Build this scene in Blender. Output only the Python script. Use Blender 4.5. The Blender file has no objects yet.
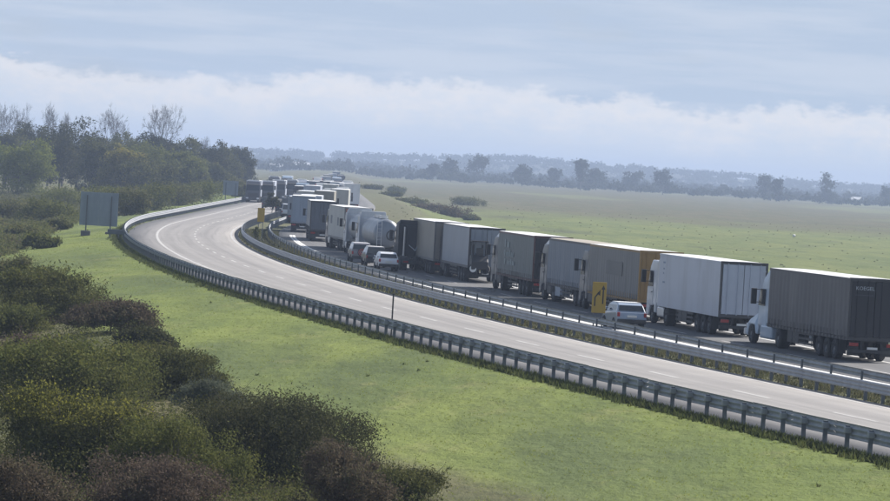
import bpy, bmesh, math, random
import numpy as np
from mathutils import Vector, Matrix

# ------------------------------------------------------------------ camera, sky, sun, exposure
S = bpy.context.scene
COL = S.collection
H = 8.2                       # camera height above the road
FPX = 4200.0                  # focal length in photo pixels (photo 890 wide)
ROLL = math.radians(3.3)
PITCH = math.atan(85.0 * math.cos(ROLL) / FPX)
cam_d = bpy.data.cameras.new('camera'); cam = bpy.data.objects.new('camera', cam_d); COL.objects.link(cam)
S.camera = cam
cam_d.sensor_width = 36.0; cam_d.lens = 36.0 * FPX / 890.0
cam_d.clip_start = 1.0; cam_d.clip_end = 30000.0
_fw = Vector((0, math.cos(PITCH), -math.sin(PITCH))); _up = Vector((0, math.sin(PITCH), math.cos(PITCH))); _rt = Vector((1, 0, 0))
_r = _rt * math.cos(ROLL) + _up * math.sin(ROLL)
_u = _up * math.cos(ROLL) - _rt * math.sin(ROLL)
cam.matrix_world = Matrix(((_r.x, _u.x, -_fw.x, 0), (_r.y, _u.y, -_fw.y, 0), (_r.z, _u.z, -_fw.z, H), (0, 0, 0, 1)))

SUN_AZ = math.radians(48); SUN_EL = math.radians(39)
sd = Vector((math.sin(SUN_AZ) * math.cos(SUN_EL), math.cos(SUN_AZ) * math.cos(SUN_EL), math.sin(SUN_EL)))
sun_d = bpy.data.lights.new('sun', 'SUN'); sun = bpy.data.objects.new('sun', sun_d); COL.objects.link(sun)
sun_d.energy = 5.0; sun_d.angle = math.radians(0.53); sun_d.color = (1.0, 0.945, 0.88)
sun.rotation_euler = sd.to_track_quat('Z', 'Y').to_euler(); sun.location = sd * 500

W = bpy.data.worlds.new('World'); S.world = W; W.use_nodes = True
nt = W.node_tree; nt.nodes.clear()
def N(t, typ, **kw):
    n = t.nodes.new(typ)
    for k, v in kw.items():
        if k.startswith('i_'):
            n.inputs[int(k[2:]) if k[2:].isdigit() else k[2:].replace('_', ' ')].default_value = v
        else: setattr(n, k, v)
    return n
def math_n(t, op, a, b=None, c=None, clamp=False):
    n = t.nodes.new('ShaderNodeMath'); n.operation = op; n.use_clamp = clamp
    for i, v in enumerate((a, b, c)):
        if v is None: continue
        if isinstance(v, (int, float)): n.inputs[i].default_value = v
        else: t.links.new(v, n.inputs[i])
    return n.outputs[0]
def smooth(t, v, a, b):
    n = t.nodes.new('ShaderNodeMapRange'); n.interpolation_type = 'SMOOTHSTEP'
    n.inputs['From Min'].default_value = a; n.inputs['From Max'].default_value = b
    t.links.new(v, n.inputs['Value']); return n.outputs['Result']
def mixc(t, fac, a, b, typ='MIX'):
    n = t.nodes.new('ShaderNodeMix'); n.data_type = 'RGBA'; n.blend_type = typ
    for key, v in ((0, fac), (6, a), (7, b)):
        if isinstance(v, (int, float)): n.inputs[key].default_value = v
        elif isinstance(v, tuple): n.inputs[key].default_value = v if len(v) == 4 else v + (1,)
        else: t.links.new(v, n.inputs[key])
    return n.outputs[2]
def world_sky():
    t = nt
    sky = N(t, 'ShaderNodeTexSky', sky_type='NISHITA', sun_disc=False)
    sky.sun_elevation = SUN_EL; sky.sun_rotation = SUN_AZ; sky.air_density = 1.0; sky.dust_density = 2.0; sky.ozone_density = 1.5
    K = 1 / .07                                    # colours below are divided by the background strength 0.07
    tc = N(t, 'ShaderNodeTexCoord'); sx = N(t, 'ShaderNodeSeparateXYZ'); t.links.new(tc.outputs['Generated'], sx.inputs[0])
    el = math_n(t, 'MULTIPLY', math_n(t, 'ARCSINE', sx.outputs[2]), 57.2958)
    az = math_n(t, 'MULTIPLY', math_n(t, 'ARCTAN2', sx.outputs[0], sx.outputs[1]), 57.2958)
    def noise(sa, se, scale, detail=6, rough=.55, off=0.0):
        c = N(t, 'ShaderNodeCombineXYZ')
        t.links.new(math_n(t, 'MULTIPLY', az, sa), c.inputs[0]); t.links.new(math_n(t, 'MULTIPLY', el, se), c.inputs[1]); c.inputs[2].default_value = off
        n = N(t, 'ShaderNodeTexNoise'); n.inputs['Scale'].default_value = scale; n.inputs['Detail'].default_value = detail; n.inputs['Roughness'].default_value = rough
        t.links.new(c.outputs[0], n.inputs['Vector']); return n.outputs['Fac']
    nb = noise(.55, .3, 1.0, 2, .5, 3.3); nf = noise(1.6, 3.2, 2.0, 6, .6, 7.7)
    # cumulus bank along the horizon
    edge = math_n(t, 'ADD', math_n(t, 'MULTIPLY', math_n(t, 'SUBTRACT', nb, .5), .95), math_n(t, 'MULTIPLY', math_n(t, 'SUBTRACT', nf, .5), .62))
    rel = math_n(t, 'SUBTRACT', math_n(t, 'ADD', edge, 1.12), el)          # > 0 inside the bank
    bank = smooth(t, rel, -.03, .17)
    depth = smooth(t, rel, 0.08, .85)
    streak = noise(.25, 2.6, 1.0, 5, .55, 1.2)
    wide = noise(.12, .5, 1.0, 4, .6, 9.1)
    up = mixc(t, smooth(t, streak, .40, .64), (.290 * K, .350 * K, .445 * K), (.345 * K, .392 * K, .470 * K))
    pale = mixc(t, depth, (.535 * K, .52 * K, .522 * K), (.385 * K, .430 * K, .500 * K))
    lowc = mixc(t, smooth(t, nf, .3, .7), pale, mixc(t, .35, pale, (.40 * K, .455 * K, .54 * K)))
    # stratus thins out higher up, broken cloud with blue between
    cover = math_n(t, 'ADD', math_n(t, 'MULTIPLY', smooth(t, el, 24, 8), .90), math_n(t, 'MULTIPLY', smooth(t, wide, .42, .62), .42), clamp=True)
    c = mixc(t, cover, sky.outputs[0], up)
    c = mixc(t, math_n(t, 'MULTIPLY', bank, .80), c, lowc)
    bg = N(t, 'ShaderNodeBackground'); bg.inputs['Strength'].default_value = .07
    t.links.new(c, bg.inputs['Color'])
    o = N(t, 'ShaderNodeOutputWorld'); t.links.new(bg.outputs[0], o.inputs['Surface'])
world_sky()
S.view_settings.view_transform = 'Standard'; S.view_settings.look = 'None'
S.view_settings.exposure = 0.76; S.view_settings.gamma = 1.0; S.view_settings.use_curve_mapping = False
S.cycles.use_denoising = True
S.cycles.max_bounces = 6; S.cycles.transparent_max_bounces = 8; S.cycles.volume_bounces = 1

# ------------------------------------------------------------------ geometry of the place
rng = np.random.default_rng(11); random.seed(5)
QA, QB, QC = 3.54456e-4, -.352473, 64.0781
def _tab():
    z = np.arange(0.0, 2600.0, 2.0); s = np.where(z < 490, 2 * QA * z + QB, 0)
    s0 = -.0052
    s = np.where(z >= 490, s0 + (-.032 - s0) * np.clip((z - 690) / 120, 0, 1), s)
    x = np.zeros_like(z); i0 = 130                       # anchored where Z = 260
    x[i0] = QA * 260 ** 2 + QB * 260 + QC
    for i in range(i0 + 1, len(z)): x[i] = x[i - 1] + (s[i] + s[i - 1])
    for i in range(i0 - 1, -1, -1): x[i] = x[i + 1] - (s[i] + s[i + 1])
    return z, x, s
PZ, PX, PS = _tab()
def ref(Z): return float(np.interp(Z, PZ, PX)), float(np.interp(Z, PZ, PS))
def road_pt(Z, d, z=0.0):
    x, s = ref(Z); n = math.sqrt(1 + s * s)
    return Vector((x + d / n, Z - d * s / n, z))
def heading(Z): return math.atan(ref(Z)[1])
def ray(px, py):
    u, v = px - 445.0, 250.5 - py
    d = _fw + _r * (u / FPX) + _u * (v / FPX); return d
def at(px, py, Z):
    d = ray(px, py); return Vector((0, 0, H)) + d * (Z / d.y)
def on_plane(px, py, z):
    d = ray(px, py); return Vector((0, 0, H)) + d * ((z - H) / d.z)
def proj(p):
    q = Vector(p) - Vector((0, 0, H)); w = q.dot(_fw)
    return 445 + FPX * q.dot(_r) / w, 250.5 - FPX * q.dot(_u) / w
def solve_Z(px, d, lo=110, hi=700):
    # the road bends: walk outward from the near end to the first crossing
    prev = None
    for Z in np.arange(lo, hi, .5):
        e = proj(road_pt(Z, d))[0] - px
        if prev is not None and prev > 0 >= e: return float(Z)
        prev = e
    return None
def lateral(x, y):
    X, s = ref(min(max(y, 0), 2590)); return (x - X) / math.sqrt(1 + s * s)
def ground_z(x, y):
    d = lateral(x, y)
    if d < -11.8: z = -.06 - .13 * min(-11.8 - d, 18.5)
    elif d > 18.4: z = -.06 - .2 * min(d - 18.4, 12.0)
    else: z = -.06
    if d < -13 or d > 20:
        a = min(1, min(abs(d + 13), abs(d - 20)) / 15) if not (-13 < d < 20) else 0
        z += a * (.22 * math.sin(x * .11 + 1.3 * math.sin(y * .031)) * math.sin(y * .047 + .6) + .08 * math.sin(x * .37 + y * .21))
        if -40 < d < -13 and y < 700: z += a * 2.2 * (.035 * math.sin(x * 1.13 + y * .29 + 2 * math.sin(y * .11)) + .03 * math.sin(x * .71 - y * .43 + 1.7 * math.sin(x * .23)) + .025 * math.sin(x * 1.7 + y * .61 + 1.3))
    return z

# ------------------------------------------------------------------ materials
MATS = {}
def mat(name, col, rough=.6, metal=0.0, var=.0, scale=3.0, bump=0.0, dirt=None, spec=.5, coat=0.0, trans=0.0):
    """plain principled material; var: colour variation, dirt: (colour, amount, scale)"""
    if name in MATS: return MATS[name]
    m = bpy.data.materials.new(name); m.use_nodes = True; t = m.node_tree
    b = t.nodes['Principled BSDF']
    b.inputs['Roughness'].default_value = rough; b.inputs['Metallic'].default_value = metal
    b.inputs['Specular IOR Level'].default_value = spec; b.inputs['Coat Weight'].default_value = coat
    c = tuple(col) + (1,)
    b.inputs['Base Color'].default_value = c
    if var or dirt or bump:
        tc = N(t, 'ShaderNodeTexCoord')
        n = N(t, 'ShaderNodeTexNoise'); n.inputs['Scale'].default_value = scale; n.inputs['Detail'].default_value = 6
        t.links.new(tc.outputs['Object'], n.inputs['Vector'])
        out = mixc(t, n.outputs['Fac'], tuple(max(0, x * (1 - var)) for x in col), tuple(min(1, x * (1 + var)) for x in col))
        if dirt:
            n2 = N(t, 'ShaderNodeTexNoise'); n2.inputs['Scale'].default_value = dirt[2]; n2.inputs['Detail'].default_value = 8; n2.inputs['Roughness'].default_value = .65
            mp = N(t, 'ShaderNodeMapping'); mp.inputs['Scale'].default_value = (1, 1.6, .35); t.links.new(tc.outputs['Object'], mp.inputs[0]); t.links.new(mp.outputs[0], n2.inputs['Vector'])
            out = mixc(t, math_n(t, 'MULTIPLY', smooth(t, n2.outputs['Fac'], .42, .72), dirt[1]), out, tuple(dirt[0]))
        t.links.new(out, b.inputs['Base Color'])
        if bump:
            bp = N(t, 'ShaderNodeBump'); bp.inputs['Strength'].default_value = bump; bp.inputs['Distance'].default_value = .05
            t.links.new(n.outputs['Fac'], bp.inputs['Height']); t.links.new(bp.outputs[0], b.inputs['Normal'])
    MATS[name] = m; return m
def leaf_mat(name, cols, trans=.3, rough=.6):
    if name in MATS: return MATS[name]
    m = bpy.data.materials.new(name); m.use_nodes = True; t = m.node_tree
    b = t.nodes['Principled BSDF']; b.inputs['Roughness'].default_value = .85; b.inputs['Specular IOR Level'].default_value = .06
    g = N(t, 'ShaderNodeNewGeometry'); r = N(t, 'ShaderNodeValToRGB')
    cr = r.color_ramp
    while len(cr.elements) < len(cols): cr.elements.new(.5)
    for i, c in enumerate(cols): cr.elements[i].position = i / (len(cols) - 1); cr.elements[i].color = tuple(c) + (1,)
    n = N(t, 'ShaderNodeTexNoise'); n.inputs['Scale'].default_value = .9; n.inputs['Detail'].default_value = 3
    t.links.new(g.outputs['Position'], n.inputs['Vector'])
    f = math_n(t, 'ADD', math_n(t, 'MULTIPLY', g.outputs['Random Per Island'], .55), math_n(t, 'MULTIPLY', smooth(t, n.outputs['Fac'], .3, .7), .45))
    t.links.new(f, r.inputs[0]); t.links.new(r.outputs[0], b.inputs['Base Color'])
    tr = N(t, 'ShaderNodeBsdfTranslucent'); t.links.new(r.outputs[0], tr.inputs[0])
    mx = N(t, 'ShaderNodeMixShader'); mx.inputs[0].default_value = trans
    t.links.new(b.outputs[0], mx.inputs[1]); t.links.new(tr.outputs[0], mx.inputs[2])
    t.links.new(mx.outputs[0], t.nodes['Material Output'].inputs['Surface'])
    MATS[name] = m; return m

# ------------------------------------------------------------------ object helpers
def tag(o, label=None, cat=None, group=None, kind=None):
    if label: o['label'] = label
    if cat: o['category'] = cat
    if group: o['group'] = group
    if kind: o['kind'] = kind
    return o
def empty(name, loc, rz=0.0, label=None, cat=None, group=None, scale=1.0):
    o = bpy.data.objects.new(name, None); COL.objects.link(o); o.location = loc; o.rotation_euler = (0, 0, rz); o.scale = (scale,) * 3
    o.empty_display_size = .3
    return tag(o, label, cat, group)
def link(name, me, m, parent=None, loc=(0, 0, 0), rot=(0, 0, 0), scale=(1, 1, 1)):
    o = bpy.data.objects.new(name, me); COL.objects.link(o)
    if not me.materials: me.materials.append(None)
    o.material_slots[0].link = 'OBJECT'; o.material_slots[0].material = m
    o.location = loc; o.rotation_euler = rot; o.scale = scale
    if parent: o.parent = parent
    return o
class MB:
    def __init__(s): s.v = []; s.f = []
    def add(s, vs, fs):
        k = len(s.v); s.v += [tuple(v) for v in vs]; s.f += [tuple(i + k for i in f) for f in fs]; return s
    def box(s, x0, x1, y0, y1, z0, z1):
        return s.add([(x, y, z) for z in (z0, z1) for y in (y0, y1) for x in (x0, x1)],
                     [(0, 2, 3, 1), (4, 5, 7, 6), (0, 1, 5, 4), (2, 6, 7, 3), (0, 4, 6, 2), (1, 3, 7, 5)])
    def prism(s, prof, x0, x1, inset=None):
        """profile [(y, z)] extruded along x; inset: per-point factor pulling x towards 0"""
        n = len(prof); ins = inset or [1.0] * n
        vs = [(x0 * k, y, z) for (y, z), k in zip(prof, ins)] + [(x1 * k, y, z) for (y, z), k in zip(prof, ins)]
        fs = [tuple(range(n)), tuple(range(2 * n - 1, n - 1, -1))]
        fs += [(i, i + n, (i + 1) % n + n, (i + 1) % n) for i in range(n)]
        return s.add(vs, fs)
    def cyl(s, p, q, r0, r1=None, n=8, cap=True):
        p, q = Vector(p), Vector(q); r1 = r0 if r1 is None else r1
        a = (q - p).normalized(); b = a.orthogonal().normalized(); c = a.cross(b)
        vs = [p + (b * math.cos(6.28319 * i / n) + c * math.sin(6.28319 * i / n)) * r0 for i in range(n)]
        vs += [q + (b * math.cos(6.28319 * i / n) + c * math.sin(6.28319 * i / n)) * r1 for i in range(n)]
        fs = [(i, (i + 1) % n, (i + 1) % n + n, i + n) for i in range(n)]
        if cap: fs += [tuple(range(n - 1, -1, -1)), tuple(range(n, 2 * n))]
        return s.add(vs, fs)
    def lathe_x(s, prof, n=20, c=(0, 0, 0)):
        """profile [(x, r)] turned about the x axis"""
        k = len(prof); vs = []; fs = []
        for i in range(n):
            a = 6.28319 * i / n
            vs += [(c[0] + x, c[1] + r * math.cos(a), c[2] + r * math.sin(a)) for x, r in prof]
        for i in range(n):
            j = (i + 1) % n
            fs += [(i * k + q, i * k + q + 1, j * k + q + 1, j * k + q) for q in range(k - 1)]
        return s.add(vs, fs)
    def mesh(s, name='m', smooth=False, bevel=0.0, seg=2, ang=30):
        me = bpy.data.meshes.new(name); me.from_pydata(s.v, [], s.f)
        bm = bmesh.new(); bm.from_mesh(me); bmesh.ops.recalc_face_normals(bm, faces=bm.faces)
        if bevel:
            bmesh.ops.bevel(bm, geom=[e for e in bm.edges if e.calc_face_angle(0) > math.radians(ang)], offset=bevel, segments=seg, profile=.5, affect='EDGES', clamp_overlap=True)
        bm.to_mesh(me); bm.free()
        if smooth:
            for p in me.polygons: p.use_smooth = True
        me.update(); return me
CACHE = {}
def part(name, key, fn, m, parent, loc=(0, 0, 0), **kw):
    if key not in CACHE:
        b = MB(); fn(b); CACHE[key] = b.mesh(name, **kw)
    return link(name, CACHE[key], m, parent, loc)
def np_mesh(name, verts, faces, smooth=False):
    me = bpy.data.meshes.new(name); nv, nf, k = len(verts), len(faces), faces.shape[1]
    me.vertices.add(nv); me.vertices.foreach_set('co', np.ascontiguousarray(verts, np.float32).ravel())
    me.loops.add(nf * k); me.loops.foreach_set('vertex_index', faces.astype(np.int32).ravel())
    me.polygons.add(nf); me.polygons.foreach_set('loop_start', np.arange(0, nf * k, k, dtype=np.int32))
    me.polygons.foreach_set('loop_total', np.full(nf, k, np.int32))
    if smooth: me.polygons.foreach_set('use_smooth', np.ones(nf, bool))
    me.update(calc_edges=True); return me

# ------------------------------------------------------------------ ground
def ground():
    def axis(parts):
        out = []
        for a, b, st in parts: out += list(np.arange(a, b, st))
        return np.array(out + [parts[-1][1]], float)
    xs = axis([(-3000, -600, 200), (-600, -200, 25), (-200, -80, 6), (-80, 60, 1.0), (60, 140, 4), (140, 600, 25), (600, 3000, 200)])
    ys = axis([(-300, 40, 20), (40, 900, 3.0), (900, 1600, 14), (1600, 3000, 60), (3000, 7400, 200)])
    nx, ny = len(xs), len(ys)
    V = np.zeros((ny, nx, 3)); D = np.zeros((ny, nx))
    for j, y in enumerate(ys):
        for i, x in enumerate(xs):
            V[j, i] = (x, y, ground_z(x, y)); D[j, i] = lateral(x, y)
    idx = np.arange(nx * ny).reshape(ny, nx)
    F = np.stack([idx[:-1, :-1], idx[:-1, 1:], idx[1:, 1:], idx[1:, :-1]], -1).reshape(-1, 4)
    me = np_mesh('ground', V.reshape(-1, 3), F, True)
    at_ = me.attributes.new('from_road', 'FLOAT', 'POINT'); at_.data.foreach_set('value', D.astype(np.float32).ravel())
    m = bpy.data.materials.new('meadow'); m.use_nodes = True; t = m.node_tree; b = t.nodes['Principled BSDF']
    b.inputs['Roughness'].default_value = .9; b.inputs['Specular IOR Level'].default_value = .15
    g = N(t, 'ShaderNodeNewGeometry'); P = g.outputs['Position']
    def noise(scale, detail=6, rough=.6, sc=(1, 1, 1)):
        mp = N(t, 'ShaderNodeMapping'); mp.inputs['Scale'].default_value = sc; t.links.new(P, mp.inputs[0])
        n = N(t, 'ShaderNodeTexNoise'); n.inputs['Scale'].default_value = scale; n.inputs['Detail'].default_value = detail; n.inputs['Roughness'].default_value = rough
        t.links.new(mp.outputs[0], n.inputs['Vector']); return n.outputs['Fac']
    a = N(t, 'ShaderNodeAttribute'); a.attribute_name = 'from_road'; dd = a.outputs['Fac']
    sp = N(t, 'ShaderNodeSeparateXYZ'); t.links.new(P, sp.inputs[0]); Y = sp.outputs[1]
    big = noise(.013, 4, .55, (1, .32, 1)); mid = noise(.14, 6, .6, (1, .35, 1)); fine = noise(1.1, 7, .7, (1, .45, 1)); vfine = noise(5, 4, .7)
    # mown verge: fresh green with yellower and duller patches
    v = mixc(t, smooth(t, mid, .32, .68), (.105, .142, .033), (.160, .196, .043))
    v = mixc(t, math_n(t, 'MULTIPLY', smooth(t, fine, .50, .74), .45), v, (.080, .108, .034))
    v = mixc(t, math_n(t, 'MULTIPLY', smooth(t, vfine, .45, .75), .35), v, (.17, .19, .062))
    v = mixc(t, math_n(t, 'MULTIPLY', smooth(t, noise(.07, 5, .6, (1, .3, 1)), .44, .62), .75), v, (.072, .098, .034))
    v = mixc(t, math_n(t, 'MULTIPLY', smooth(t, noise(.33, 6, .7, (1, .4, 1)), .54, .70), .5), v, (.20, .20, .075))
    # rough ground under the scrub
    r = mixc(t, smooth(t, mid, .3, .7), (.075, .085, .033), (.125, .112, .055))
    r = mixc(t, math_n(t, 'MULTIPLY', smooth(t, fine, .45, .7), .6), r, (.05, .06, .026))
    # pasture: bands of green, olive and dry brown
    f1 = mixc(t, smooth(t, mid, .35, .65), (.094, .122, .036), (.135, .155, .046))
    f2 = mixc(t, smooth(t, mid, .35, .65), (.098, .086, .046), (.068, .074, .034))
    yb = math_n(t, 'ADD', Y, math_n(t, 'MULTIPLY', math_n(t, 'SUBTRACT', big, .5), 700.0))
    f = mixc(t, smooth(t, yb, 860, 1180), f1, f2)
    f = mixc(t, math_n(t, 'MULTIPLY', smooth(t, noise(.006, 3, .5, (1, .25, 1)), .52, .60), smooth(t, Y, 1000, 1500)), f, (.115, .125, .055))
    f = mixc(t, math_n(t, 'MULTIPLY', smooth(t, fine, .5, .75), .5), f, (.055, .068, .030))
    f = mixc(t, math_n(t, 'MULTIPLY', smooth(t, noise(.05, 5, .65, (1, .3, 1)), .56, .66), .65), f, (.060, .066, .034))
    # dry median and shoulder gravel
    md = mixc(t, smooth(t, fine, .35, .65), (.070, .085, .034), (.13, .118, .070))
    dn = math_n(t, 'ADD', dd, math_n(t, 'MULTIPLY', math_n(t, 'SUBTRACT', mid, .5), 7.0))
    c = mixc(t, smooth(t, dn, -23.5, -20.5), r, v)
    c = mixc(t, smooth(t, dn, -10.9, -10.2), c, md)
    c = mixc(t, smooth(t, dn, 19, 24), c, f)
    c = mixc(t, smooth(t, math_n(t, 'MULTIPLY', Y, 1.0), 900, 1300), c, mixc(t, smooth(t, dd, -40, 20), r, f))
    c = mixc(t, smooth(t, Y, 2950, 3150), c, (.028, .036, .018))
    t.links.new(c, b.inputs['Base Color'])
    bp = N(t, 'ShaderNodeBump'); bp.inputs['Strength'].default_value = .8; bp.inputs['Distance'].default_value = .3
    t.links.new(math_n(t, 'ADD', math_n(t, 'ADD', fine, math_n(t, 'MULTIPLY', vfine, .3)), math_n(t, 'MULTIPLY', noise(.35, 4, .5, (1, .5, 1)), 2.2)), bp.inputs['Height']); t.links.new(bp.outputs[0], b.inputs['Normal'])
    tag(link('ground', me, m), kind='structure')
ground()

# ------------------------------------------------------------------ roads and paint
def strip_mesh(name, d0, d1, z, Z0, Z1, step=4.0, skirt=0.0, nd=1, taper=None):
    Zs = list(np.arange(Z0, Z1, step)) + [Z1]
    ds = list(np.linspace(d0, d1, nd + 1)); rows = []
    for Z in Zs:
        if taper:
            k_ = min(1, max(0, (Z - 300) / 130)); k_ = k_ * k_ * (3 - 2 * k_); d1 = taper[0] + (taper[1] - taper[0]) * k_; ds = list(np.linspace(d0, d1, nd + 1))
        row = [road_pt(Z, d, z) for d in ds]
        if skirt: row = [road_pt(Z, d0 - .02, z - skirt)] + row + [road_pt(Z, d1 + .02, z - skirt)]
        rows.append(row)
    k = len(rows[0]); V = np.array([tuple(p) for r_ in rows for p in r_]); idx = np.arange(len(V)).reshape(-1, k)
    F = np.stack([idx[:-1, :-1], idx[:-1, 1:], idx[1:, 1:], idx[1:, :-1]], -1).reshape(-1, 4)
    me = np_mesh(name, V, F)
    at_ = me.attributes.new('across', 'FLOAT', 'POINT')
    dl = ([d0] if skirt else []) + ds + ([d1] if skirt else [])
    at_.data.foreach_set('value', np.array(dl * len(Zs), np.float32))
    return me
def road_mat(name, base, dark, light, tracks):
    m = bpy.data.materials.new(name); m.use_nodes = True; t = m.node_tree; b = t.nodes['Principled BSDF']
    b.inputs['Roughness'].default_value = .78; b.inputs['Specular IOR Level'].default_value = .35
    g = N(t, 'ShaderNodeNewGeometry'); a = N(t, 'ShaderNodeAttribute'); a.attribute_name = 'across'
    n1 = N(t, 'ShaderNodeTexNoise'); n1.inputs['Scale'].default_value = .25; n1.inputs['Detail'].default_value = 7; n1.inputs['Roughness'].default_value = .65
    t.links.new(g.outputs['Position'], n1.inputs['Vector'])
    n2 = N(t, 'ShaderNodeTexNoise'); n2.inputs['Scale'].default_value = 12; n2.inputs['Detail'].default_value = 4
    t.links.new(g.outputs['Position'], n2.inputs['Vector'])
    # streaks that run along the road: noise over (across, slow along)
    sp = N(t, 'ShaderNodeSeparateXYZ'); t.links.new(g.outputs['Position'], sp.inputs[0])
    cb = N(t, 'ShaderNodeCombineXYZ'); t.links.new(math_n(t, 'MULTIPLY', a.outputs['Fac'], 2.2), cb.inputs[0]); t.links.new(math_n(t, 'MULTIPLY', sp.outputs[1], .03), cb.inputs[1])
    n3 = N(t, 'ShaderNodeTexNoise'); n3.inputs['Scale'].default_value = 1.0; n3.inputs['Detail'].default_value = 5; t.links.new(cb.outputs[0], n3.inputs['Vector'])
    c = mixc(t, smooth(t, n1.outputs['Fac'], .3, .7), base, light)
    c = mixc(t, math_n(t, 'MULTIPLY', smooth(t, n3.outputs['Fac'], .45, .7), .6), c, dark)
    for d in tracks:
        w = smooth(t, math_n(t, 'ABSOLUTE', math_n(t, 'SUBTRACT', a.outputs['Fac'], d)), .55, .1)
        c = mixc(t, math_n(t, 'MULTIPLY', w, .35), c, dark)
    c = mixc(t, math_n(t, 'MULTIPLY', n2.outputs['Fac'], .25), c, dark)
    # slab joints every 6 m
    jn = math_n(t, 'LESS_THAN', math_n(t, 'FRACT', math_n(t, 'DIVIDE', sp.outputs[1], 6.0)), .02)
    c = mixc(t, math_n(t, 'MULTIPLY', jn, .5), c, dark)
    t.links.new(c, b.inputs['Base Color'])
    return m
conc = road_mat('worn_concrete', (.222, .212, .205), (.150, .145, .142), (.258, .247, .238), (-6.3, -4.5, -2.6, -.9))
asph = road_mat('grey_asphalt', (.105, .105, .108), (.066, .067, .070), (.130, .130, .131), (7.2, 9.0, 10.9, 12.8))
RZ0, RZ1 = 40, 1500
road_l = tag(link('road', strip_mesh('road', -10.0, .7, 0, RZ0, RZ1, 4, .2, 4), conc), kind='structure')
road_r = tag(link('road', strip_mesh('road', 4.9, 17.0, 0, RZ0, RZ1, 4, .2, 4, taper=(17.0, 12.4)), asph), kind='structure')
road_l['label'] = 'empty pale concrete carriageway curving to the right'; road_r['label'] = 'grey carriageway filled by the queue of trucks'
PAINT = mat('road_paint', (.72, .72, .70), .6, var=.12, scale=1.2, dirt=((.42, .41, .40), .5, .6))
PAINT_W = mat('worn_road_paint', (.40, .395, .385), .7, var=.15, scale=1.2, dirt=((.25, .24, .235), .9, .5))
for road, ds, dashes in ((road_l, (-7.25, 0.0), (-3.6,)), (road_r, (6.15,), (9.95,))):
    for d in ds: link('edge_line', strip_mesh('edge_line', d - .11, d + .11, .004, RZ0, 440 if d > 6 else RZ1), PAINT if d > 6 else PAINT_W, road)
    for d in dashes:
        for k in range(62 if d < 0 else 26):
            Z = 90 + 12.0 * k
            link('lane_dash', strip_mesh('lane_dash', d - .09, d + .09, .004, Z, Z + 4.6, 2.4), PAINT_W, road)
link('edge_line', strip_mesh('edge_line', 6.32, 6.60, .004, RZ0, 440), PAINT, road_r)
link('edge_line', strip_mesh('edge_line', 13.6, 13.8, .004, RZ0, 300), PAINT, road_r)

# ------------------------------------------------------------------ crash barriers
ZINC = mat('galvanised_steel', (.32, .335, .36), .5, .0, var=.2, scale=2.0, dirt=((.15, .16, .175), .5, 1.2), spec=.3)
ZINC_D = mat('weathered_steel_post', (.12, .135, .16), .7, .0, var=.25, scale=3.0)
W3 = [(0, .0), (.07, .035), (.07, .095), (0, .15), (0, .17), (.07, .205), (.07, .265), (0, .32), (0, .34), (.07, .375), (.07, .435), (.02, .475)]
W2 = [(0, .0), (.07, .04), (.07, .10), (0, .145), (0, .165), (.07, .21), (.07, .27), (.01, .31)]
def guardrail(label, d, face, Z0, Z1, near, z_top=.82, sect=4.0, both=False, nposts=130, post_step=2.0, W3=W3, spacer=True):
    root = empty('guardrail', road_pt(Z0, d), 0, label, 'guardrail')
    bz = z_top - W3[-1][1]
    def beam(Za, Zb, step, sgn):
        Zs = list(np.arange(Za, Zb - .01, step)) + [Zb]; k = len(W3); V = []
        for Z in Zs:
            for off, zz in W3: V.append(tuple(road_pt(Z, d + sgn * (.10 + off), bz + zz) - root.location))
            for off, zz in W3: V.append(tuple(road_pt(Z, d + sgn * (.096 + off), bz + zz) - root.location))
        idx = np.arange(len(V)).reshape(len(Zs), 2 * k); F = []
        for i in range(len(Zs) - 1):
            for q in list(range(k - 1)) + list(range(k, 2 * k - 1)):
                F.append((idx[i, q], idx[i, q + 1], idx[i + 1, q + 1], idx[i + 1, q]))
            F.append((idx[i, k - 1], idx[i, 2 * k - 1], idx[i + 1, 2 * k - 1], idx[i + 1, k - 1])); F.append((idx[i, 0], idx[i, k], idx[i + 1, k], idx[i + 1, 0]))
        return np_mesh('beam_section', np.array(V), np.array(F))
    for sgn in ((face, -face) if both else (face,)):
        Z = Z0
        while Z < near:
            link('beam_section', beam(Z, Z + sect, 2.0, sgn), ZINC, root, (random.uniform(-.006, .006), 0, random.uniform(-.012, .008))); Z += sect
        tag(link('beam', beam(Z, Z1, 4.0, sgn), ZINC, root), kind='stuff')
    if 'gpost' not in CACHE:
        b = MB(); b.box(-.065, .065, -.045, .045, -.5, .77); b.box(-.05, .05, -.06, -.05, .3, .77); CACHE['gpost'] = b.mesh('post')
        b = MB(); b.box(-.11, .11, -.09, .09, .0, .20); CACHE['gspacer'] = b.mesh('spacer', bevel=.02, seg=1)
    far = []
    n = int((Z1 - Z0) / post_step)
    for i in range(n):
        Z = Z0 + post_step * i + .5
        p = road_pt(Z, d) - root.location
        if i < nposts:
            o = link('post', CACHE['gpost'], ZINC_D, root, p, (0, random.uniform(-.035, .035), -heading(Z)), (1 if spacer else .6, 1, z_top / .82 * random.uniform(.985, 1.0)))
            if spacer: link('spacer', CACHE['gspacer'], ZINC, o, (face * .0, 0, .52))
        else: far.append((p, heading(Z)))
    if far:
        b = MB()
        for p, hd in far:
            b.box(p.x - .065, p.x + .065, p.y - .06, p.y + .06, -.5, .80 * z_top / .82)
        tag(link('post_row', b.mesh('post_row'), ZINC_D, root), kind='stuff')
    return root
guardrail('long steel guardrail between the green verge and the empty carriageway', -10.45, +1, 104, 1200, 300, z_top=.84)
guardrail('steel guardrail edging the median beside the empty carriageway', 1.15, -1, 136, 1200, 300, z_top=.74, nposts=120, W3=[(a, b * .88) for a, b in W3])
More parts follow.
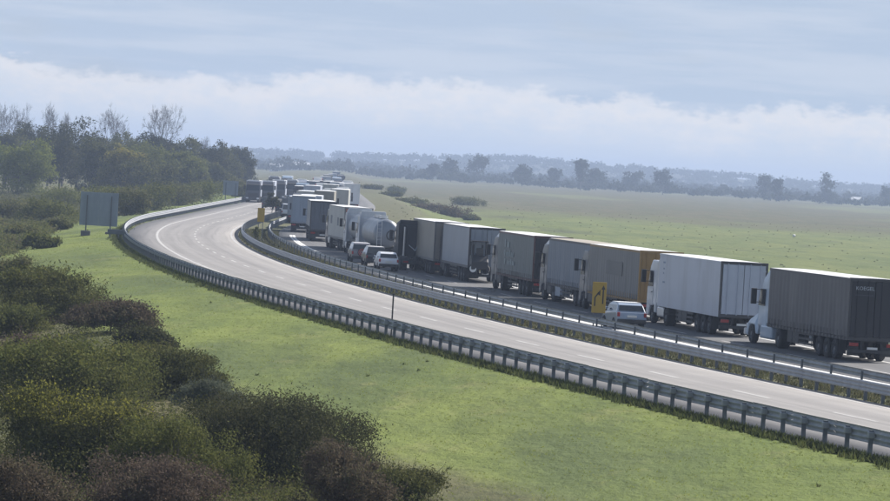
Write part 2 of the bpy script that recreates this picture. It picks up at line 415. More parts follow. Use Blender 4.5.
guardrail('steel guardrail on the truck side of the median', 3.75, +1, 136, 1200, 300, z_top=.79, nposts=80, W3=W2, post_step=4.0, spacer=False)
guardrail('steel guardrail on the far roadside behind the trucks', 17.5, -1, 150, 330, 170, z_top=.78, nposts=30, W3=W2)

# ------------------------------------------------------------------ vehicles
RUBBER = mat('tyre_rubber', (.022, .022, .024), .85, var=.2, scale=8)
CHASSIS = mat('chassis_black', (.030, .031, .034), .6, var=.3, scale=2, dirt=((.10, .095, .085), .5, 1.5))
RIM = mat('wheel_steel', (.14, .145, .155), .5, .4, var=.2, scale=6)
GLASS = mat('dark_glass', (.02, .025, .03), .08, spec=.7)
REDL = mat('tail_lamp_red', (.30, .015, .012), .25)
CLEARL = mat('headlamp', (.7, .72, .75), .15)
ALU = mat('bare_aluminium', (.55, .56, .58), .35, .8, var=.1, scale=2)
BLACKP = mat('black_plastic', (.025, .026, .028), .55)
ROOFW = mat('roof_sheet_white', (.74, .74, .74), .40, var=.06, scale=.8, dirt=((.45, .44, .42), .4, .5))
PLATE = mat('number_plate_white', (.7, .7, .68), .5)
def paint(key, col, rough=.38, dirt=.5, coat=.0):
    if key == 'charcoal_tarp': return mat('paint_' + key, col, rough, var=.15, scale=.7, dirt=((.105, .104, .108), .75, .45))
    return mat('paint_' + key, col, rough, var=.06, scale=.7, dirt=(tuple(c * .55 + .02 for c in col), dirt, .55), coat=coat)
def wheel(parent, x, y, r=.5, w=.3, side=1, name='wheel'):
    key = ('wheel', r, w)
    def f(b): b.lathe_x([(-w / 2, r * .55), (-w / 2, r * .9), (-w / 2 + .05, r), (w / 2 - .05, r), (w / 2, r * .9), (w / 2, r * .55)], 22)
    o = part(name, key, f, RUBBER, parent, (x, y, r), smooth=False)
    def g(b):
        b.lathe_x([(w / 2 - .01, r * .58), (w / 2 - .03, r * .52), (w / 2 - .12, r * .46), (w / 2 - .12, r * .24), (w / 2 - .02, r * .2), (w / 2 - .02, 0.0)], 18)
    q = part('rim', key + ('rim',), g, RIM, o); q.scale = (side, 1, 1)
    return o
def curtain_mesh(L, z0, z1, seed):
    rr = random.Random(seed); n = int(L / .13); m = 5; V = []; F = []
    ph = [rr.uniform(0, 6.28) for _ in range(4)]
    for i in range(n + 1):
        y = L * i / n
        rip = .020 * math.sin(y * 10.4 + ph[0] + .8 * math.sin(y * 1.7 + ph[1])) + .014 * math.sin(y * 4.1 + ph[2]) + .010 * math.sin(y * 23 + ph[3])
        for j in range(m + 1):
            v = j / m; z = z0 + (z1 - z0) * v
            V.append((-(1.275 + rip * (1 - v) ** .6 * .9 + .018 * math.sin(3.14 * v) * math.sin(y * .45 + ph[1])), y, z))
    for i in range(n):
        for j in range(m): a = i * (m + 1) + j; F.append((a, a + 1, a + m + 2, a + m + 1))
    return np_mesh('curtain', np.array(V), np.array(F), True)
def trailer_running(root, L, axles, legs=True, box=None):
    """chassis rails, axles, wheels, guards, bumper, lamps"""
    def ch(b):
        b.box(-.55, -.40, .1, L - .3, .88, 1.12); b.box(.40, .55, .1, L - .3, .88, 1.12)
        for y in np.arange(.5, L - .4, 1.6): b.box(-.40, .40, y, y + .08, .92, 1.10)
    part('chassis', ('chs', L), ch, CHASSIS, root)
    for y in axles:
        def ax(b): b.cyl((-1.05, 0, .5), (1.05, 0, .5), .07); b.box(-.62, -.38, -.25, .25, .45, .9); b.box(.38, .62, -.25, .25, .45, .9)
        part('axle', ('axl',), ax, CHASSIS, root, (0, y, 0))
        for s in (-1, 1): wheel(root, s * 1.06, y, .50, .36, s)
    ya, yb = axles[0] - .75, axles[-1] + .75
    for s in (-1, 1):
        def mg(b): b.box(-.17, .17, ya, yb, 1.02, 1.05); b.box(-.17, .17, ya - .02, ya, .30, 1.05)
        part('mudguard', ('mg', round(ya, 2), round(yb, 2)), mg, BLACKP, root, (s * 1.06, 0, 0))
    if legs:
        for s in (-1, 1):
            def lg(b): b.box(-.07, .07, -.07, .07, .28, 1.1); b.box(-.14, .14, -.14, .14, .22, .29)
            part('landing_leg', ('leg',), lg, CHASSIS, root, (s * .75, L - 2.9, 0))
    if L > 9:
        g0, g1 = axles[-1] + .9, L - 4.2
        for s in (-1, 1):
            def sg(b):
                for z in (.42, .66, .90): b.box(-.02, .02, g0, g1, z, z + .11)
                for y in np.linspace(g0 + .2, g1 - .2, 4): b.box(-.03, .0, y, y + .06, .4, 1.1)
            part('side_guard', ('sg', L, round(g0, 2)), sg, CHASSIS, root, (s * 1.21, 0, 0))
    if box:
        def pb(b): b.box(-1.22, -.65, box[0], box[1], .40, 1.02)
        part('pallet_box', ('pb', box), pb, box[2] if len(box) > 2 else CHASSIS, root, bevel=.02, seg=1)
    def bp(b): b.box(-1.2, 1.2, .02, .14, .42, .58); b.box(-.55, -.45, .1, .3, .5, .95); b.box(.45, .55, .1, .3, .5, .95)
    part('bumper_bar', ('bmp',), bp, CHASSIS, root)
    for s in (-1, 1):
        def tl(b): b.box(-.22, .22, -.05, .02, .74, .90)
        part('tail_lamp', ('tl',), tl, REDL, root, (s * .93, .03, 0))
        def mf(b): b.box(-.28, .28, -.01, .01, .28, .78)
        part('mudflap', ('mfl',), mf, BLACKP, root, (s * .9, .24, 0))
    def pl(b): b.box(-.26, .26, -.02, 0, .60, .71)
    part('number_plate', ('plt',), pl, PLATE, root, (.0, .02, .0))
def trailer_box(root, L, style, side, rear, roof, frame, zb=1.14, zt=4.0, seed=1, bars=None):
    bars = bars or rear
    def fl(b): b.box(-1.25, 1.25, .02, L, zb - .12, zb)
    part('floor', ('flr', L, zb), fl, CHASSIS, root)
    def rf(b):
        n = 10; prof = [(x, zt - .03 + .035 * math.cos(x / 1.275 * 1.57)) for x in np.linspace(-1.262, 1.262, n)]
        V = [(x, y, z) for y in (.05, L - .03) for x, z in prof] + [(x, y, zt - .06) for y in (.05, L - .03) for x in (-1.262, 1.262)]
        F = [(i, i + 1, n + i + 1, n + i) for i in range(n - 1)] + [(0, n, 2 * n + 2, 2 * n), (n - 1, 2 * n + 1, 2 * n + 3, 2 * n - 1)]
        F += [tuple(range(n)) + (2 * n + 1, 2 * n), tuple(range(2 * n - 1, n - 1, -1)) + (2 * n + 2, 2 * n + 3)]
        b.add(V, F)
    part('roof', ('rf', L, zt), rf, roof, root)
    if style == 'curtain':
        for s in (-1, 1):
            key = ('curt', L, zb, zt, seed)
            if key not in CACHE: CACHE[key] = curtain_mesh(L - .2, zb + .02, zt - .14, seed)
            c = link('curtain', CACHE[key], side, root, (0, .1, 0), (0, 0, 0), (-s, 1, 1))
            def st(b):
                for y in np.arange(.35, L - .3, .56): b.box(-1.318, -1.305, y, y + .05, zb - .16, zb + .30); b.box(-1.325, -1.305, y - .02, y + .07, zb - .10, zb + .02)
            q = tag(part('strap_row', ('strp', L, zb), st, frame, root), kind='stuff'); q.scale = (-s, 1, 1)
            def rl(b): b.box(-1.288, -1.23, .04, L - .02, zt - .16, zt - .03); b.box(-1.285, -1.22, .04, L - .02, zb - .14, zb - .01)
            q = part('side_rail', ('srl', L, zb, zt), rl, frame, root); q.scale = (-s, 1, 1)
    else:
        k = {'panel': 3, 'reefer': 1, 'box': 2}[style]
        for s in (-1, 1):
            for i in range(k):
                w = (L - .1) / k
                def pn(b): b.box(-1.272, -1.232, .02, w - .02, zb + .02, zt - .07)
                q = part('side_panel', ('spn', L, k, zb, zt), pn, side, root, (0, .05 + w * i, 0), bevel=.008, seg=1); q.scale = (-s, 1, 1)
            def rl(b): b.box(-1.285, -1.225, .03, L - .02, zb - .12, zb + .05); b.box(-1.283, -1.225, .03, L - .02, zt - .11, zt - .035)
            q = part('side_rail', ('prl', L, zb, zt), rl, frame if style != 'reefer' else side, root); q.scale = (-s, 1, 1)
    def fr(b): b.box(-1.25, 1.25, L - .04, L, zb, zt - .05)
    part('front_wall', ('fwl', L, zb, zt), fr, side, root)
    def rfm(b):
        b.box(-1.29, -1.18, -.01, .09, zb - .13, zt - .01); b.box(1.18, 1.29, -.01, .09, zb - .13, zt - .01)
        b.box(-1.18, 1.18, -.01, .09, zt - .16, zt - .01); b.box(-1.18, 1.18, -.01, .09, zb - .13, zb + .04)
    part('rear_frame', ('rfm', zb, zt), rfm, frame, root)
    for s in (-1, 1):
        def dr(b): b.box(-.57, .575, -.0, .05, zb + .05, zt - .17)
        d_ = part('rear_door', ('rdr', zb, zt), dr, rear, root, (s * .59, 0, 0))
        for x in (-.26, .30):
            def lb(b): b.cyl((0, -.035, zb + .0), (0, -.035, zt - .12), .02, n=6); b.box(-.05, .05, -.05, 0, zb + .9, zb + .98); b.box(-.04, .04, -.05, .0, zb + .04, zb + .12); b.box(-.04, .04, -.05, .0, zt - .3, zt - .22)
            part('lock_bar', ('lbr', zb, zt), lb, bars, d_, (x * s, 0, 0))
        for z in np.linspace(zb + .25, zt - .45, 4):
            def hg(b): b.box(-.09, .09, -.02, .0, -.04, .04)
            part('hinge', ('hng',), hg, bars, d_, (s * .50, 0, z))
def cab_over(root, L, body, deflector=None, zc=3.55, light_tank=None, zt=4.0, dark=False):
    yb, yf = L + .55, L + 2.75
    prof = [(yb, 1.0), (yb, zc - .1), (yb + .25, zc), (yf - .75, zc), (yf - .34, zc - .35), (yf - .05, 1.95), (yf, 1.5), (yf, .42), (yf - .35, .36), (yf - .62, .50), (yf - .80, .95)]
    prof += [(yf - 1.75, 1.02), (yf - 1.85, .6), (yb, .6)]
    ins = [1, .985, .96, .95, .955, .99, 1, 1, 1, 1, 1, 1, 1, 1]
    cb = part('cab_body', ('cab', L, zc), lambda b: b.prism(prof, -1.22, 1.22, ins), body, root, bevel=.06, seg=2)
    def ws(b): b.prism([(yf - .30, zc - .50), (yf - .045, 2.05), (yf - .02, 2.05), (yf - .275, zc - .50)], -1.08, 1.08)
    part('windscreen', ('ws', L, zc), ws, GLASS, root)
    def gr(b):
        for z in (.98, 1.16, 1.34, 1.52): b.box(-.85, .85, yf + .0, yf + .03, z, z + .10)
    part('grille', ('gri', L), gr, BLACKP, root)
    def vs(b): b.prism([(yf - .36, zc - .36), (yf + .02, zc - .52), (yf + .02, zc - .56), (yf - .36, zc - .42)], -1.12, 1.12)
    part('sun_visor', ('vis', L, zc), vs, BLACKP, root)
    for s in (-1, 1):
        def dw(b): b.prism([(yf - 1.35, 2.05), (yf - 1.35, zc - .62), (yf - .50, zc - .62), (yf - .24, 2.05)], 1.218, 1.232)
        q = part('side_window', ('swn', L, zc), dw, GLASS, root); q.scale = (s, 1, 1)
        def do(b): b.prism([(yf - 1.42, 1.05), (yf - 1.42, 2.0), (yf - .16, 2.0), (yf - .16, 1.05)], 1.222, 1.236)
        dq = part('door', ('dor', L), do, body, root, bevel=.006, seg=1); dq.scale = (s, 1, 1)
        def hd(b): b.box(1.24, 1.27, yf - 1.33, yf - 1.15, 1.72, 1.77)
        part('handle', ('hdl', L), hd, BLACKP, dq)
        def mr(b): b.box(1.36, 1.62, yf - .22, yf - .06, 2.25, 2.98); b.cyl((1.2, yf - .3, 2.92), (1.45, yf - .14, 2.92), .025, n=6); b.cyl((1.2, yf - .3, 2.32), (1.45, yf - .14, 2.32), .025, n=6)
        q = part('mirror', ('mir', L), mr, BLACKP, root, bevel=.03, seg=1); q.scale = (s, 1, 1)
        def hl(b): b.box(.72, 1.14, yf - .02, yf + .02, .62, .86)
        q = part('headlamp', ('hlp', L), hl, CLEARL, root); q.scale = (s, 1, 1)
        def fa(b): b.prism([(L + .12, 1.15), (L + .12, zt - .25), (yb, zc - .05), (yb, 1.15)], 1.15, 1.19)
        q = part('side_fairing', ('fair', L, zc, zt), fa, body, root); q.scale = (s, 1, 1)
        def tk(b): b.box(.72, 1.2, L - 1.15, L + .30, .42, 1.0)
        q = part('fuel_tank', ('tank', L), tk, light_tank or ALU, root, bevel=.09, seg=2); q.scale = (s, 1, 1)
        wheel(root, s * 1.03, yf - 1.28, .50, .32, s)
        wheel(root, s * .98, L - 2.05, .50, .56, s)
        def mg(b):
            pts = [(L - 2.05 + .62 * math.cos(a), .50 + .62 * math.sin(a)) for a in np.linspace(.25, 2.9, 9)] + [(L - 2.05 + .58 * math.cos(a), .50 + .58 * math.sin(a)) for a in np.linspace(2.9, .25, 9)]
            b.prism(pts, .68, 1.24)
        q = part('mudguard', ('mgt', L), mg, BLACKP, root); q.scale = (s, 1, 1)
    def cs(b): b.box(-.45, -.33, L - 3.1, yf - .6, .72, .95); b.box(.33, .45, L - 3.1, yf - .6, .72, .95); b.cyl((0, L - 2.05, .5), (0, L - 2.04, 1.1), .35, n=10)
    part('tractor_frame', ('tfr', L), cs, CHASSIS, root)
    if deflector is not False:
        def df(b): b.prism([(yb + .02, zc - .12), (yb + .02, zt - .02), (yb + .35, zt - .02), (yf - .8, zc + .06), (yf - .7, zc - .04)], -1.12, 1.12, [1, .92, .9, .94, .98])
        part('roof_deflector', ('dfl', L, zc, zt), df, deflector or body, root, bevel=.05, seg=2)
def cab_bonnet(root, L, body, zt=4.0):
    yb, yw = L + .55, L + 2.1; yf = L + 4.3
    prof = [(yb, .95), (yb, 3.3), (yb + .5, 3.42), (yw - .45, 3.2), (yw, 1.95), (yw, .95)]
    part('cab_body', ('bcab', L), lambda b: b.prism(prof, -1.18, 1.18, [1, .95, .92, .93, 1, 1]), body, root, bevel=.08, seg=2)
    part('bonnet', ('bon', L), lambda b: b.prism([(yw - .02, .70), (yw - .02, 1.9), (yw + .5, 1.62), (yf - .35, 1.22), (yf, .95), (yf, .40), (yf - .5, .36), (yf - .75, .95), (yf - 1.7, .95), (yf - 1.9, .50), (yw - .02, .5)], -1.17, 1.17, [1, .8, .82, .86, .92, 1, 1, 1, 1, 1, 1]), body, root, bevel=.07, seg=2)
    part('windscreen', ('bws', L), lambda b: b.prism([(yw - .43, 3.08), (yw + .02, 2.0), (yw + .05, 2.0), (yw - .40, 3.08)], -1.02, 1.02), GLASS, root)
    part('bumper', ('bbp', L), lambda b: b.box(-1.2, 1.2, yf - .05, yf + .12, .38, .72), ALU, root, bevel=.04, seg=1)
    part('roof_deflector', ('bdf', L), lambda b: b.prism([(yb, 3.2), (yb, zt - .06), (yb + .3, zt - .06), (yw - .5, 3.4), (yw - .5, 3.2)], -1.12, 1.12, [1, .9, .88, .95, 1]), body, root, bevel=.07, seg=2)
    for s in (-1, 1):
        q = part('side_window', ('bsw', L), lambda b: b.prism([(yb + .35, 2.0), (yb + .35, 2.85), (yw - .38, 2.85), (yw - .08, 2.0)], 1.16, 1.195), GLASS, root); q.scale = (s, 1, 1)
        q = part('mirror', ('bmi', L), lambda b: b.box(1.34, 1.62, yw - .25, yw - .08, 2.05, 2.85).cyl((1.1, yw - .2, 2.8), (1.45, yw - .15, 2.8), .025, n=6).cyl((1.1, yw - .2, 2.15), (1.45, yw - .15, 2.15), .025, n=6), BLACKP, root, bevel=.03, seg=1); q.scale = (s, 1, 1)
        q = part('headlamp', ('bhl', L), lambda b: b.box(.75, 1.1, yf - .12, yf + .02, .78, .98), CLEARL, root); q.scale = (s, 1, 1)
        q = part('side_fairing', ('bfa', L), lambda b: b.prism([(L + .12, 1.15), (L + .12, zt - .3), (yb + .02, 3.3), (yb + .02, 1.15)], 1.12, 1.16), body, root); q.scale = (s, 1, 1)
        q = part('fuel_tank', ('btk', L), lambda b: b.box(.72, 1.24, L - .75, L + 1.35, .36, 1.02), body, root, bevel=.09, seg=2); q.scale = (s, 1, 1)
        wheel(root, s * 1.03, yf - 1.22, .50, .32, s); wheel(root, s * .98, L - 2.05, .50, .56, s)
    part('tractor_frame', ('btf', L), lambda b: b.box(-.45, -.33, L - 3.1, yf - .4, .72, .95).box(.33, .45, L - 3.1, yf - .4, .72, .95), CHASSIS, root)
def truck_root(Z, d_left, label, group='trucks queuing on the road', width=1.285, cat='truck', flip=False, yaw=0.0):
    h = heading(Z); p = road_pt(Z, d_left + width)
    return empty('truck', p, -h + (math.pi if flip else 0) + yaw, label, cat, group)
def make_truck(Z, dl, label, style, side, rear=None, roof=ROOFW, frame=None, cab=None, L=13.6, seed=1, box=None, zt=4.0, zb=1.14, cabkind='over', deflector=None, flip=False, yaw=0.0, group='trucks queuing on the road', light_tank=None):
    r = truck_root(Z, dl, label, group, flip=flip, yaw=yaw)
    ax = (2.1, 3.41, 4.72) if L > 10 else (1.6, 2.7)
    trailer_running(r, L, ax, L > 10, box)
    trailer_box(r, L, style, side, rear or side, roof, frame or CHASSIS, zb, zt, seed)
    if cabkind == 'over': cab_over(r, L, cab or paint('cab_white', (.52, .55, .60), coat=.3), deflector, zt=zt, light_tank=light_tank)
    else: cab_bonnet(r, L, cab, zt)
    if style == 'reefer':
        part('fridge_unit', ('frg', L), lambda b: b.box(-.95, .95, L, L + .42, zt - 1.9, zt - .15), PLATE, r, bevel=.04, seg=1)
    return r
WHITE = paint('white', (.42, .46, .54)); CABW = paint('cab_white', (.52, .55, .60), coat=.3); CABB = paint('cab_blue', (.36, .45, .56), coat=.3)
CABG = paint('cab_grey', (.07, .075, .09), coat=.15); CABD = paint('cab_dark', (.05, .055, .07), coat=.3); CABR = paint('cab_red', (.25, .04, .035), coat=.3)
CH_G = paint('charcoal_tarp', (.046, .047, .056), .5, .5); CH_R = paint('charcoal_door', (.020, .021, .028), .5, .3); MAROON = paint('maroon_frame', (.075, .030, .028), .5)
TAUPE = paint('taupe_tarp', (.15, .148, .145), .55, .3); OCHRE = paint('ochre_door', (.27, .165, .05), .55, .3); BLUEG = paint('blue_grey_tarp', (.12, .150, .195), .5, .4)
GREENG = paint('green_grey_tarp', (.105, .125, .125), .55, .35); GREYB = paint('grey_panel', (.24, .27, .32), .45, .4); BEIGE = paint('beige_tarp', (.25, .232, .20), .55, .35)
BLACKT = paint('black_tarp', (.022, .024, .032), .6, .3); DKFR = paint('dark_frame', (.05, .05, .055), .5); SILV = mat('tank_silver', (.22, .245, .285), .40, .35, var=.08, scale=.6, dirt=((.10, .11, .12), .7, .5))
PALEB = paint('pale_blue_door', (.26, .31, .39), .5, .3); CREAM = paint('cream_panel', (.40, .40, .38), .5, .45); RUST = paint('rust_door', (.30, .115, .07), .5, .4)
BROWNR = mat('brown_roof_sheet', (.34, .30, .24), .5, var=.1, scale=.8)
def flat_text(body, size, m, parent, loc, rot, ext=.004, xscale=1.0):
    cu = bpy.data.curves.new('lettering', 'FONT'); cu.body = body; cu.size = size; cu.extrude = ext; cu.resolution_u = 2
    o = bpy.data.objects.new('tmp', cu); COL.objects.link(o); bpy.context.view_layer.update()
    me = bpy.data.meshes.new_from_object(o.evaluated_get(bpy.context.evaluated_depsgraph_get())); bpy.data.objects.remove(o)
    q = link('lettering', me, m, parent, loc, rot, (xscale, 1, 1)); return q
LET = mat('pale_lettering', (.40, .44, .48), .6); LETG = mat('worn_pale_lettering', (.27, .31, .315), .7, var=.3, scale=4)

def zat(px, d): return solve_Z(px, d)
# -- nearest: charcoal curtain trailer
Z1 = zat(848, 11.3)
t1 = make_truck(Z1, 11.3, 'charcoal curtain-sided truck nearest the camera with pale bonneted cab', 'curtain', CH_G, CH_R, frame=DKFR, cab=CABB, seed=3, cabkind='bonnet', box=(8.2, 10.1))
flat_text('KOEGEL', .25, LET, t1, (-1.0, -.062, 3.42), (math.pi / 2, 0, 0), xscale=1.0)
part('faded_print_line', ('fpl',), lambda b: b.box(0, .9, -.006, -.002, 0, .05), mat('dark_print', (.05, .055, .07), .6), t1, (-1.0, -.056, 3.15))
# -- white refrigerated trailer
Z2 = zat(719, 11.3)
t2 = make_truck(Z2, 11.3, 'pale white refrigerated truck with twin rear doors behind the charcoal one', 'reefer', WHITE, WHITE, frame=DKFR, cab=CABW, seed=2, box=(7.0, 8.9), deflector=False)
for zz, yy, w in ((3.45, 12.2, .5), (3.10, 12.3, .3), (2.35, 12.1, .55), (2.85, 12.4, .2)):
    part('side_marking', ('smk', w), lambda b: b.box(-1.276, -1.270, 0, w, 0, .10), mat('blue_grey_print', (.20, .25, .34), .6), t2, (0, yy, zz))
# -- taupe with ochre rear
Z3 = zat(638, 11.3)
t3 = make_truck(Z3, 11.3, 'taupe curtain-sided truck with ochre rear doors and white roof', 'curtain', TAUPE, OCHRE, frame=OCHRE, cab=CABG, seed=5, deflector=CABW, light_tank=CHASSIS)
part('tarp_patch', ('tpt',), lambda b: b.box(-1.318, -1.302, 4.3, 8.6, 2.35, 3.15), paint('patch_dark', (.13, .128, .125), .6), t3)
# -- blue-grey
Z4 = zat(589, 11.4)
t4 = make_truck(Z4, 11.4, 'slate blue curtain-sided truck with brownish roof and white cab', 'curtain', BLUEG, BLUEG, roof=BROWNR, frame=DKFR, cab=CABG, seed=7, box=(9.0, 11.2, PALEB), deflector=CABW, light_tank=CHASSIS)
# -- green-grey with faded lettering
Z5 = zat(531, 11.3)
t5 = make_truck(Z5, 11.3, 'green-grey curtain-sided truck with faded pale lettering on its side', 'curtain', GREENG, CH_R, frame=MAROON, cab=CABG, seed=9, deflector=CABW, light_tank=CHASSIS)
for row, (z, h, bars_) in enumerate(((2.95, .52, (0, .9, 1.35)), (2.35, .42, (0, .7, 1.3, 1.9, 2.5, 3.1)), (1.80, .40, (.0, 1.1, 1.7, 2.3, 2.9, 3.4)))):
    for i, y in enumerate(bars_):
        hh = h if i % 3 == 0 else h * .72
        part('lettering_stroke', ('lts', round(hh, 2)), lambda b: b.box(-1.317, -1.303, 0, .38, 0, hh), LETG, t5, (0, 10.4 - y - (.15 if row == 2 else 0), z))
# -- grey panelled trailer carrying a fork lift
Z6 = zat(467, 11.2)
t6 = make_truck(Z6, 11.2, 'light grey panel-sided truck with a black forklift hung on its rear', 'panel', GREYB, GREYB, frame=DKFR, cab=CABD, seed=4, zt=3.95, light_tank=CHASSIS)
# -- beige
Z7 = zat(431.5, 10.6)
t7 = make_truck(Z7, 10.7, 'beige box truck ahead of the grey panelled one', 'box', BEIGE, BEIGE, frame=TAUPE, cab=CABD, seed=6, L=13.6)
# -- black
Z8 = zat(393.5, 8.9)
t8 = truck_root(Z8 - 3.2, 9.1, 'black tractor unit without a trailer, seen from behind beside the white hatchback')
cab_over(t8, 3.4, BLACKT, BLACKT, zc=3.6, light_tank=CHASSIS, zt=3.85)
part('rear_crossbar', ('rcb',), lambda b: b.box(-1.15, 1.15, .25, .4, .55, .8), CHASSIS, t8)
part('exhaust_stack', ('exs',), lambda b: b.cyl((-.7, 3.7, 1.0), (-.7, 3.7, 3.3), .09, n=10), ALU, t8)
part('air_hose', ('ahs',), lambda b: b.cyl((-.3, 3.9, 1.9), (.15, 3.2, 1.5), .03, n=6).cyl((.15, 3.2, 1.5), (.4, 3.9, 2.0), .03, n=6), LET, t8)
for s_ in (-1, 1): part('tail_lamp', ('tl8',), lambda b: b.box(-.2, .2, .2, .25, .62, .76), REDL, t8, (s_ * .9, 0, 0))
# -- tankers
def tanker(Z, dl, label, r0=1.06):
    r = truck_root(Z, dl, label); L = 12.2
    trailer_running(r, L, (2.1, 3.41, 4.72))
    def tk(b):
        n = 28; prof = [(0.0, .0), (.06, .45), (.16, .8), (.34, 1.02), (.55, 1.0 * 1.06), (1.2, 1.08), (6.0, 1.10), (11.0, 1.08), (11.8, 1.0), (12.05, .6), (12.15, 0)]
        V = []; F = []
        for y, k in prof:
            for i in range(n): a = 6.28319 * i / n; V.append((r0 * 1.02 * k / 1.08 * math.cos(a), y, 2.35 + r0 * 1.12 * k / 1.08 * math.sin(a)))
        for q in range(len(prof) - 1):
            for i in range(n): j = (i + 1) % n; F.append((q * n + i, q * n + j, (q + 1) * n + j, (q + 1) * n + i))
        b.add(V, F)
    part('tank', ('tnk', r0), tk, SILV, r, smooth=True)
    for y in (1.2, 4.6, 8.0, 11.0):
        def bd(b):
            n = 28
            for rr_ in (1,):
                V = [(r0 * 1.035 * math.cos(6.28319 * i / n), yy, 2.35 + r0 * 1.137 * math.sin(6.28319 * i / n)) for yy in (0, .09) for i in range(n)]
                b.add(V, [(i, (i + 1) % n, (i + 1) % n + n, i + n) for i in range(n)])
        part('tank_band', ('tbd', r0), bd, ALU, r, (0, y, 0))
    def em(b):
        n = 20
        for k, (ra, rb) in enumerate(((.33, .42), (.0, .13))):
            V = [(.35 + q * math.cos(6.28319 * i / n), -.02, 2.25 + q * math.sin(6.28319 * i / n)) for q in (ra, rb) for i in range(n)] + [(.35 + q * math.cos(6.28319 * i / n), .16, 2.25 + q * math.sin(6.28319 * i / n)) for q in (ra, rb) for i in range(n)]
            b.add(V, [(i, (i + 1) % n, (i + 1) % n + n, i + n) for i in range(n)] + [(n + i, (i + 1) % n + n, (i + 1) % n + 3 * n, i + 3 * n) for i in range(n)])
    part('round_emblem', ('tem',), em, CHASSIS, r)
    def wk(b): b.box(-.25, .25, 2.0, 10.5, 2.35 + r0 * 1.14, 2.35 + r0 * 1.14 + .05)
    part('walkway', ('wlk', r0), wk, ALU, r)
    for y in (3.0, 6.0, 9.0): part('manhole', ('mnh',), lambda b: b.cyl((0, 0, 0), (0, 0, .16), .28, n=14), ALU, r, (0, y, 2.35 + r0 * 1.14 + .05))
    def ld(b):
        for x in (-.8, -.45): b.cyl((x, -.02, .8), (x, .12, 3.45), .02, n=6)
        for z in np.arange(.95, 3.3, .3): b.cyl((-.8, 0.0 + (z - .8) * .05, z), (-.45, 0.0 + (z - .8) * .05, z), .016, n=5)
    part('ladder', ('ldr',), ld, ALU, r)
    def cr(b): b.box(-.9, .9, .7, 11.6, 1.05, 1.35)
    part('tank_cradle', ('tcr',), cr, CHASSIS, r)
    cab_over(r, L, CABW)
    return r
ZA = 341.0; tanker(ZA, lateral(at(371, 260, 341).x, 341), 'silver tanker with a round emblem on its rounded rear end')
ZB = 357.5
tanker(ZB, lateral(at(355, 260, ZB).x, ZB), 'second silver tanker half hidden behind the one with the emblem')
# -- cream trailer with rusty rear, pale blue one at the bend
Z11 = 375.0
t11 = make_truck(Z11, lateral(at(343, 250, Z11).x, Z11), 'cream panelled truck with rust-red rear doors', 'panel', CREAM, RUST, frame=TAUPE, cab=CABD, seed=12, yaw=math.radians(2.6))
part('panel_marking', ('pmk',), lambda b: b.box(-1.279, -1.270, 0, 1.4, 0, .75), mat('grey_print', (.14, .15, .17), .6), t11, (0, 4.6, 2.2)); part('panel_marking', ('pmk',), None, mat('grey_print', (.14, .15, .17)), t11, (0, 10.3, 2.3))
p13 = on_plane(290, 232, 0); Z13 = p13.y; d13 = lateral(p13.x, p13.y)
t13 = make_truck(Z13, d13, 'pale blue truck seen squarely from behind at the bend', 'panel', PALEB, PALEB, frame=GREYB, cab=CABW, seed=13, L=13.6)
t14 = make_truck(414, lateral(at(309, 240, 414).x, 414), 'dark slate truck between the pale blue and cream trucks', 'curtain', paint('slate', (.10, .12, .15)), paint('slate_door', (.09, .105, .135)), frame=DKFR, cab=CABD, seed=14)
print('trucks', Z1, Z2, Z3, Z4, Z5, Z6, Z7, Z8, ZA, ZB, Z11, Z13, d13)

# -- far queue: simpler colours, same build
fq = [(480, 299, WHITE, 'white-roofed truck just past the dark slate one'), (520, 288, GREYB, 'light grey truck in the left lane just past the bend'),
      (545, 314, BEIGE, 'beige truck in the right lane just past the bend'), (575, 296, CREAM, 'cream truck in the left lane past the bend'),
      (610, 319, BLUEG, 'slate blue truck in the right lane past the bend'), (650, 303, WHITE, 'white truck in the left lane of the far queue'),
      (730, 312, GREYB, 'grey truck in the left lane near the far end of the queue'),
      (770, 329, WHITE, 'white truck in the right lane near the far end of the queue'), (850, 322, CH_G, 'charcoal truck near the far end of the queue'),
      (910, 333, CREAM, 'cream truck near the far end of the queue'), (1010, 319, WHITE, 'last but one white truck at the far end of the queue'),
      (1080, 331, PALEB, 'pale blue truck at the far end of the queue'),
      (690, 322, CREAM, 'cream truck half hidden in the right lane of the far queue'), (830, 306, BLUEG, 'slate blue truck in the left lane near the far end of the queue'),
      (960, 311, CH_G, 'charcoal truck in the left lane at the far end of the queue'), (1140, 322, CREAM, 'cream truck, last of the far queue'), (880, 341, GREYB, 'grey truck at the right edge of the far queue'),
      (590, 330, CREAM, 'cream truck at the right edge of the queue past the bend'), (655, 332, BLUEG, 'slate blue truck at the right edge of the far queue'), (740, 293, CH_G, 'charcoal truck at the left edge of the far queue'), (1230, 327, WHITE, 'white speck of a truck far beyond the queue'), (1300, 335, CH_G, 'dark speck of a truck far beyond the queue'), (1400, 331, PALEB, 'pale blue speck of a truck, farthest of all')]
for i, (Z, px, c, lab) in enumerate(fq):
    d = lateral(at(px, 200, Z).x, Z)
    make_truck(Z, d, lab, 'panel' if i % 2 else 'reefer', c, c, frame=c, cab=(CABW, CABD, CABR, CABB)[i % 4], seed=20, zt=(3.9, 3.3, 4.0, 3.6, 3.1)[i % 5])
# tall white box truck standing out of the queue
pw = at(343.5, 205, 690)
rw = make_truck(690, lateral(pw.x, pw.y), 'tall plain white box truck standing above the queue', 'reefer', paint('bright_white', (.80, .80, .82)), paint('bright_white', (.80, .80, .82)), frame=paint('bright_white', (.80, .80, .82)), cab=CABW, L=8.5, zt=4.35, yaw=math.radians(7))
